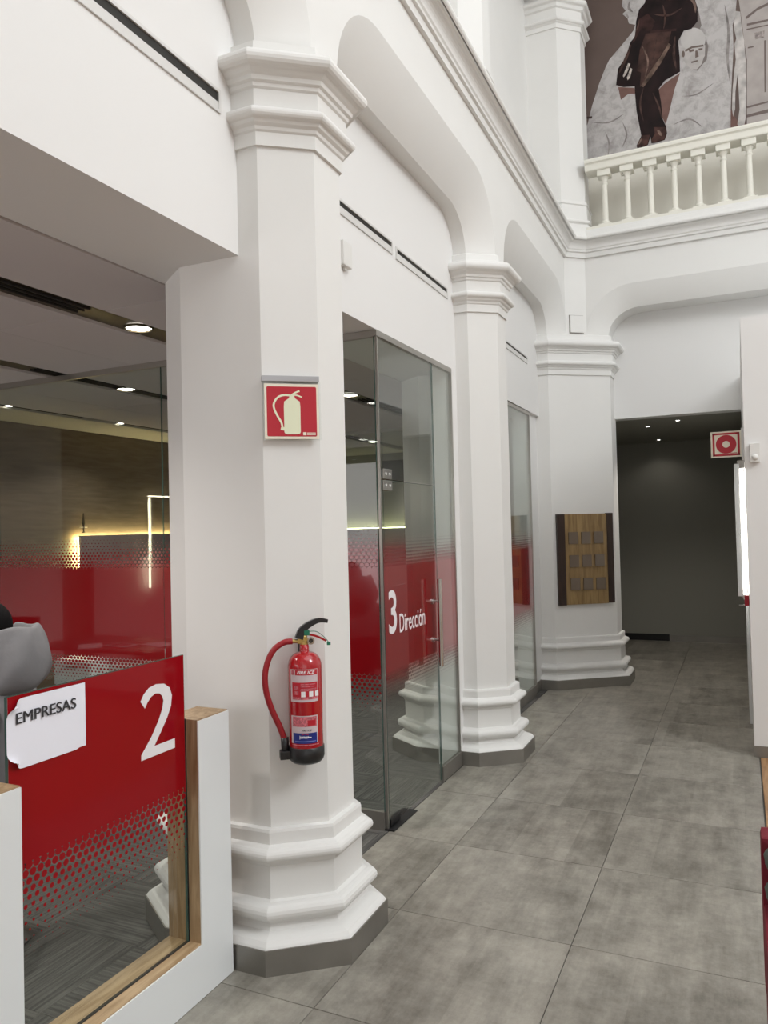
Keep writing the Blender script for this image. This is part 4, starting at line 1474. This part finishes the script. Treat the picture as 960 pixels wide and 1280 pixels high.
dk = thing('office_desk', 'dark office desk mirrored in the red glass wall', 'desk', (-5.5, 2.65, 0))
link('desk_top', add_box(bmesh.new(), -.75, .75, -.40, .40, .72, .75, .004), plain('grey_desk_laminate', (.07, .06, .055), .4), dk)
for sx in (-.68, .68):
    for sy in (-.34, .34):
        link('leg', add_box(bmesh.new(), sx - .025, sx + .025, sy - .025, sy + .025, 0, .72), M['steel'], dk)
tb = thing('tablet', 'tablet with a white rim lying on the office desk', 'tablet', (-5.35, 2.78, .751), .25)
link('rim', add_box(bmesh.new(), -.13, .13, -.09, .09, 0, .008, .002), M['paper'], tb)
link('screen', add_box(bmesh.new(), -.105, .105, -.07, .07, .008, .0085), M['screen'], tb)
for i, (x, y, a) in enumerate(((-5.02, 2.62, .3), (-5.62, 2.90, .8))):
    o = box('paper_sheet', -.15, .15, -.105, .105, 0, .002, M['paper'])
    o.location = (x, y, .7515)
    o.rotation_euler = (0, 0, a)
    tag(o, ('white paper sheet on the office desk near its right end', 'white paper sheet on the office desk behind the tablet')[i], 'paper')


def office_chair(label, loc, rz, mat):
    t = thing('office_chair', label, 'chair', loc, rz)
    link('seat', add_box(bmesh.new(), -.24, .24, -.24, .24, .42, .49, .03), mat, t)
    bm = add_box(bmesh.new(), -.23, .23, -.29, -.23, .60, 1.12, .025)
    link('backrest', bm, mat, t)
    link('back_support', add_tube(bmesh.new(), [(0, -.10, .42), (0, -.30, .46), (0, -.30, .75)], .018, 8), M['black'], t)
    link('gas_lift', add_tube(bmesh.new(), [(0, 0, .09), (0, 0, .43)], .025, 10, 1), M['chrome'], t)
    for k in range(5):
        a = 2 * PI * k / 5
        lg = link('leg', add_tube(bmesh.new(), [(0, 0, .10), (.27 * math.cos(a), .27 * math.sin(a), .07)], .017, 8, 1), M['black'], t)
        link('castor', add_tube(bmesh.new(), [(.27 * math.cos(a) - .015, .27 * math.sin(a), .028), (.27 * math.cos(a) + .015, .27 * math.sin(a), .028)], .027, 12, 1), M['black'], lg)
    for s in (-1, 1):
        link('armrest', add_tube(bmesh.new(), [(s * .24, -.12, .45), (s * .29, -.12, .60), (s * .29, .14, .66)], .016, 8), M['black'], t)
    return t


office_chair('black office chair beyond the desk, mirrored in the red glass wall', (-5.75, 3.45, 0), PI * .9, M['dark_cloth'])
vc = thing('visitor_chair', 'black visitor chair under the person in the grey jacket', 'chair', (-3.06, 2.40, 0), math.radians(120))
link('seat', add_box(bmesh.new(), -.22, .22, -.20, .24, .40, .435, .012), M['dark_cloth'], vc)
link('backrest', add_box(bmesh.new(), -.20, .20, -.275, -.25, .62, .90, .008), M['dark_cloth'], vc)
link('back_support', add_tube(bmesh.new(), [(0, -.10, .41), (0, -.262, .45), (0, -.262, .70)], .014, 8), M['black'], vc)
link('column', add_tube(bmesh.new(), [(0, 0, .02), (0, 0, .41)], .025, 12, 1), M['chrome'], vc)
link('foot_plate', add_lathe(bmesh.new(), [(.14, 0), (.14, .008), (.03, .022)], 28), M['black'], vc)

# ================================================================== PERSON IN A GREY JACKET
def skin_mesh(name, chains, mat, parent, sub=2, root=0):
    """chains: list of lists of (point, radius); chains sharing a first/last point are joined there."""
    verts, rad, edges = [], [], []
    idx = {}
    for ch in chains:
        prev = None
        for p, r in ch:
            k = tuple(round(c, 4) for c in p)
            if k not in idx:
                idx[k] = len(verts)
                verts.append(p)
                rad.append(r if isinstance(r, tuple) else (r, r))
            if prev is not None and prev != idx[k]:
                edges.append((prev, idx[k]))
            prev = idx[k]
    me = bpy.data.meshes.new(name)
    me.from_pydata(verts, edges, [])
    o = bpy.data.objects.new(name, me)
    COL.objects.link(o)
    mod = o.modifiers.new('skin', 'SKIN')
    mod.use_smooth_shade = True
    for i, s in enumerate(me.skin_vertices[0].data):
        s.radius = rad[i]
        s.use_root = (i == root)
    sb_ = o.modifiers.new('sub', 'SUBSURF')
    sb_.levels = sb_.render_levels = sub
    me.materials.append(mat)
    if parent:
        o.parent = parent
    return o


# local frame: +Y is where the person looks, +X their right side... rotated so they face the desk away from the court
pe = thing('person', 'seated person in a grey hooded jacket, seen from behind over the red glass panel', 'person', (-3.06, 2.40, 0), math.radians(120))
skin_mesh('body', [
    [((0, 0, .56), (.15, .12)), ((0, -.01, .72), (.14, .11)), ((0, -.01, .90), (.15, .115)), ((0, 0, 1.04), (.13, .10)), ((0, .01, 1.14), (.055, .055)), ((0, .03, 1.22), (.052, .055)), ((0, .045, 1.30), (.072, .088)), ((0, .05, 1.40), (.070, .085))],
    [((0, 0, .56), (.15, .12)), ((.10, .08, .56), .085), ((.12, .44, .56), .065), ((.13, .46, .30), .05), ((.13, .44, .09), .037), ((.13, .56, .05), .035)],
    [((0, 0, .56), (.15, .12)), ((-.10, .08, .56), .085), ((-.12, .44, .56), .065), ((-.13, .46, .30), .05), ((-.13, .44, .09), .037), ((-.13, .56, .05), .035)]],
    M['skin'], pe)
skin_mesh('jacket', [
    [((0, .0, .52), (.20, .155)), ((0, -.01, .72), (.185, .145)), ((0, -.02, .92), (.195, .145)), ((0, -.015, 1.06), (.165, .13)), ((0, .0, 1.15), (.10, .095))],
    [((0, -.015, 1.06), (.165, .13)), ((.205, -.01, 1.085), .085), ((.33, .03, .88), .066), ((.22, .26, .79), .050), ((.14, .36, .80), .042)],
    [((0, -.015, 1.06), (.165, .13)), ((-.19, -.01, 1.09), .082), ((-.235, .04, .86), .064), ((-.20, .26, .79), .050), ((-.14, .36, .80), .042)]],
    M['jacket'], pe)
# hood lying on the back of the neck: a soft sack with folds, higher at the back
bm = bmesh.new()
RG = [(.085, .085, 1.09, 0), (.135, .135, 1.11, -.03), (.158, .165, 1.15, -.055), (.165, .180, 1.21, -.07), (.155, .172, 1.28, -.07), (.140, .155, 1.35, -.06), (.130, .140, 1.395, -.05),
      (.122, .130, 1.405, -.045), (.112, .118, 1.39, -.035), (.100, .105, 1.30, -.02), (.09, .09, 1.20, 0)]
rows = []
ns = 40
for k, (rx, ry, z, oy) in enumerate(RG):
    row = []
    for i in range(ns):
        a = 2 * PI * i / ns
        front = max(0.0, math.sin(a)) ** 1.2
        f = 1 + (.035 * math.sin(3 * a + k * .8) + .05 * math.sin(7 * a - k * 1.5) + .02 * math.sin(13 * a + k)) * (1 if 1 < k < 6 else .35)
        zz = 1.09 + (z - 1.09) * (1 - .62 * front) + .007 * math.sin(5 * a + k * 1.1)
        row.append(bm.verts.new((rx * f * math.cos(a), oy + ry * f * math.sin(a), zz)))
    rows.append(row)
for a, b in zip(rows, rows[1:]):
    for k in range(ns):
        bm.faces.new((a[k], a[(k + 1) % ns], b[(k + 1) % ns], b[k]))
ho = link('hood', bm, M['jacket'], pe, smooth=True)
md = ho.modifiers.new('sub', 'SUBSURF')
md.levels = md.render_levels = 1
# hair, ears, face
bm = bmesh.new()
bmesh.ops.create_uvsphere(bm, u_segments=24, v_segments=16, radius=1)
for v in bm.verts:
    c = v.co.copy()
    v.co = Vector((c.x * .086, .030 + c.y * .104, 1.405 + c.z * .112))
bmesh.ops.delete(bm, geom=[v for v in bm.verts if v.co.y > .085 and v.co.z < 1.46], context='VERTS')
link('hair', bm, M['hair'], pe, smooth=True)
for s in (-1, 1):
    bm = bmesh.new()
    bmesh.ops.create_uvsphere(bm, u_segments=10, v_segments=8, radius=1)
    for v in bm.verts:
        v.co = Vector((s * .086 + v.co.x * .010, .055 + v.co.y * .018, 1.385 + v.co.z * .030))
    link('ear', bm, M['skin'], pe, smooth=True)
    bm = bmesh.new()
    bmesh.ops.create_uvsphere(bm, u_segments=10, v_segments=8, radius=.011)
    bmesh.ops.translate(bm, verts=bm.verts, vec=(s * .031, .130, 1.405))
    link('eye', bm, M['ink'], pe, smooth=True)
    # hand resting on the knee side: palm and five fingers
    hb = (s * .115, .40, .80)
    ch = [[((hb[0], hb[1] - .02, hb[2]), (.026, .018)), ((hb[0], hb[1] + .04, hb[2] - .005), (.030, .014)), ((hb[0], hb[1] + .075, hb[2] - .01), (.028, .012))]]
    base = (hb[0], hb[1] + .075, hb[2] - .01)
    for q, (fx, ln) in enumerate(((-.024, .060), (-.008, .070), (.009, .066), (.025, .052))):
        ch.append([(base, (.028, .012)), ((hb[0] + fx, base[1] + .02, base[2]), .0085), ((hb[0] + fx, base[1] + ln * .6, base[2] - .006), .008), ((hb[0] + fx, base[1] + ln, base[2] - .022), .0068)])
    ch.append([((hb[0], hb[1] + .04, hb[2] - .005), (.030, .014)), ((hb[0] - s * .034, hb[1] + .055, hb[2] - .006), .010), ((hb[0] - s * .046, hb[1] + .085, hb[2] - .012), .008)])
    skin_mesh('hand', ch, M['skin'], pe, 1)
bm = bmesh.new()
bmesh.ops.create_cone(bm, segments=10, radius1=.014, radius2=.004, depth=.035, cap_ends=True)
bmesh.ops.rotate(bm, verts=bm.verts, matrix=Matrix.Rotation(-PI / 2.4, 3, 'X'))
bmesh.ops.translate(bm, verts=bm.verts, vec=(0, .148, 1.378))
link('nose', bm, M['skin'], pe, smooth=True)
link('mouth', add_box(bmesh.new(), -.022, .022, .128, .138, 1.338, 1.345, .002), plain('lips', (.30, .10, .09), .5), pe)
skin_mesh('trousers', [
    [((0, 0, .56), (.17, .13)), ((.10, .10, .565), .098), ((.12, .45, .565), .078), ((.13, .475, .30), .064), ((.13, .45, .10), .055)],
    [((0, 0, .56), (.17, .13)), ((-.10, .10, .565), .098), ((-.12, .45, .565), .078), ((-.13, .475, .30), .064), ((-.13, .45, .10), .055)]], M['dark_cloth'], pe, 1)
for s in (-1, 1):
    link('shoe', add_box(bmesh.new(), s * .13 - .042, s * .13 + .042, .40, .66, .001, .075, .02), M['black'], pe)
cd = thing('visitor_desk', 'desk with a dark top in front of the person in the grey jacket', 'desk', (-3.55, 1.15, 0))
link('desk_top', add_box(bmesh.new(), -.75, .75, -.36, .36, .715, .745, .004), plain('dark_desk_laminate', (.03, .025, .025), .4), cd)
for sx in (-.69, .69):
    for sy in (-.30, .30):
        link('leg', add_box(bmesh.new(), sx - .025, sx + .025, sy - .025, sy + .025, 0, .715), M['steel'], cd)

for k, (xa, xb, zt, lb2) in enumerate(((-5.40, -4.98, .745, 'white drawer unit behind the dots of the glass wall, left one'), (-4.78, -4.40, .80, 'white drawer unit behind the dots of the glass wall, right one'))):
    du = thing('drawer_unit', lb2, 'drawer unit', ((xa + xb) / 2, 5.0, 0))
    hw = (xb - xa) / 2
    link('body', add_box(bmesh.new(), -hw, hw, -.18, .25, .0, zt, .003), M['white'], du)
    for z0 in (.06, .30, .53):
        d_ = link('drawer', add_box(bmesh.new(), -hw + .006, hw - .006, -.198, -.182, z0, z0 + .20, .003), M['white'], du)
        link('drawer_handle', add_box(bmesh.new(), -.06, .06, -.208, -.197, z0 + .15, z0 + .165), M['steel'], d_)

# ================================================================== RED CHAIR AT THE RIGHT EDGE
rc = thing('red_armchair', 'crimson upholstered armchair cut off by the right edge of the picture', 'armchair', (.388, 2.45, 0), 0)
bm = add_box(bmesh.new(), -.362, .362, .24, .35, .30, .800, .018)
link('backrest', bm, M['red_fabric'], rc)
for s in (-1, 1):
    link('armrest', add_box(bmesh.new(), min(s * .360, s * .27), max(s * .360, s * .27), -.34, .24, .08, .60, .018), M['red_fabric'], rc)
link('seat', add_box(bmesh.new(), -.268, .268, -.34, .24, .24, .44, .03), M['red_fabric'], rc)
link('base', add_box(bmesh.new(), -.355, .355, -.335, .345, .06, .245, .01), M['red_fabric'], rc)
for sx in (-.30, .30):
    for sy in (-.28, .28):
        link('leg', add_lathe(bmesh.new(), [(.016, 0), (.022, .07)], 10, (sx, sy)), M['black'], rc)
for i, (x, y, z, lab_) in enumerate(((.085, 2.625, .757, 'grey-green rounded cloth bundle on the red armchair, upper one'), (.085, 2.635, .652, 'grey-green rounded cloth bundle on the red armchair, lower one'))):
    bm = bmesh.new()
    bmesh.ops.create_icosphere(bm, subdivisions=3, radius=1)
    for v in bm.verts:
        q = 1 + .06 * math.sin(7 * v.co.x + 3 * v.co.z) + .05 * math.sin(9 * v.co.y)
        v.co = Vector((v.co.x * .052 * q, v.co.y * .045 * q, v.co.z * .052 * q))
    o = link('cloth_bundle', bm, M['grey_green'], None, smooth=True, loc=(x, y, z))
    tag(o, lab_, 'cloth')
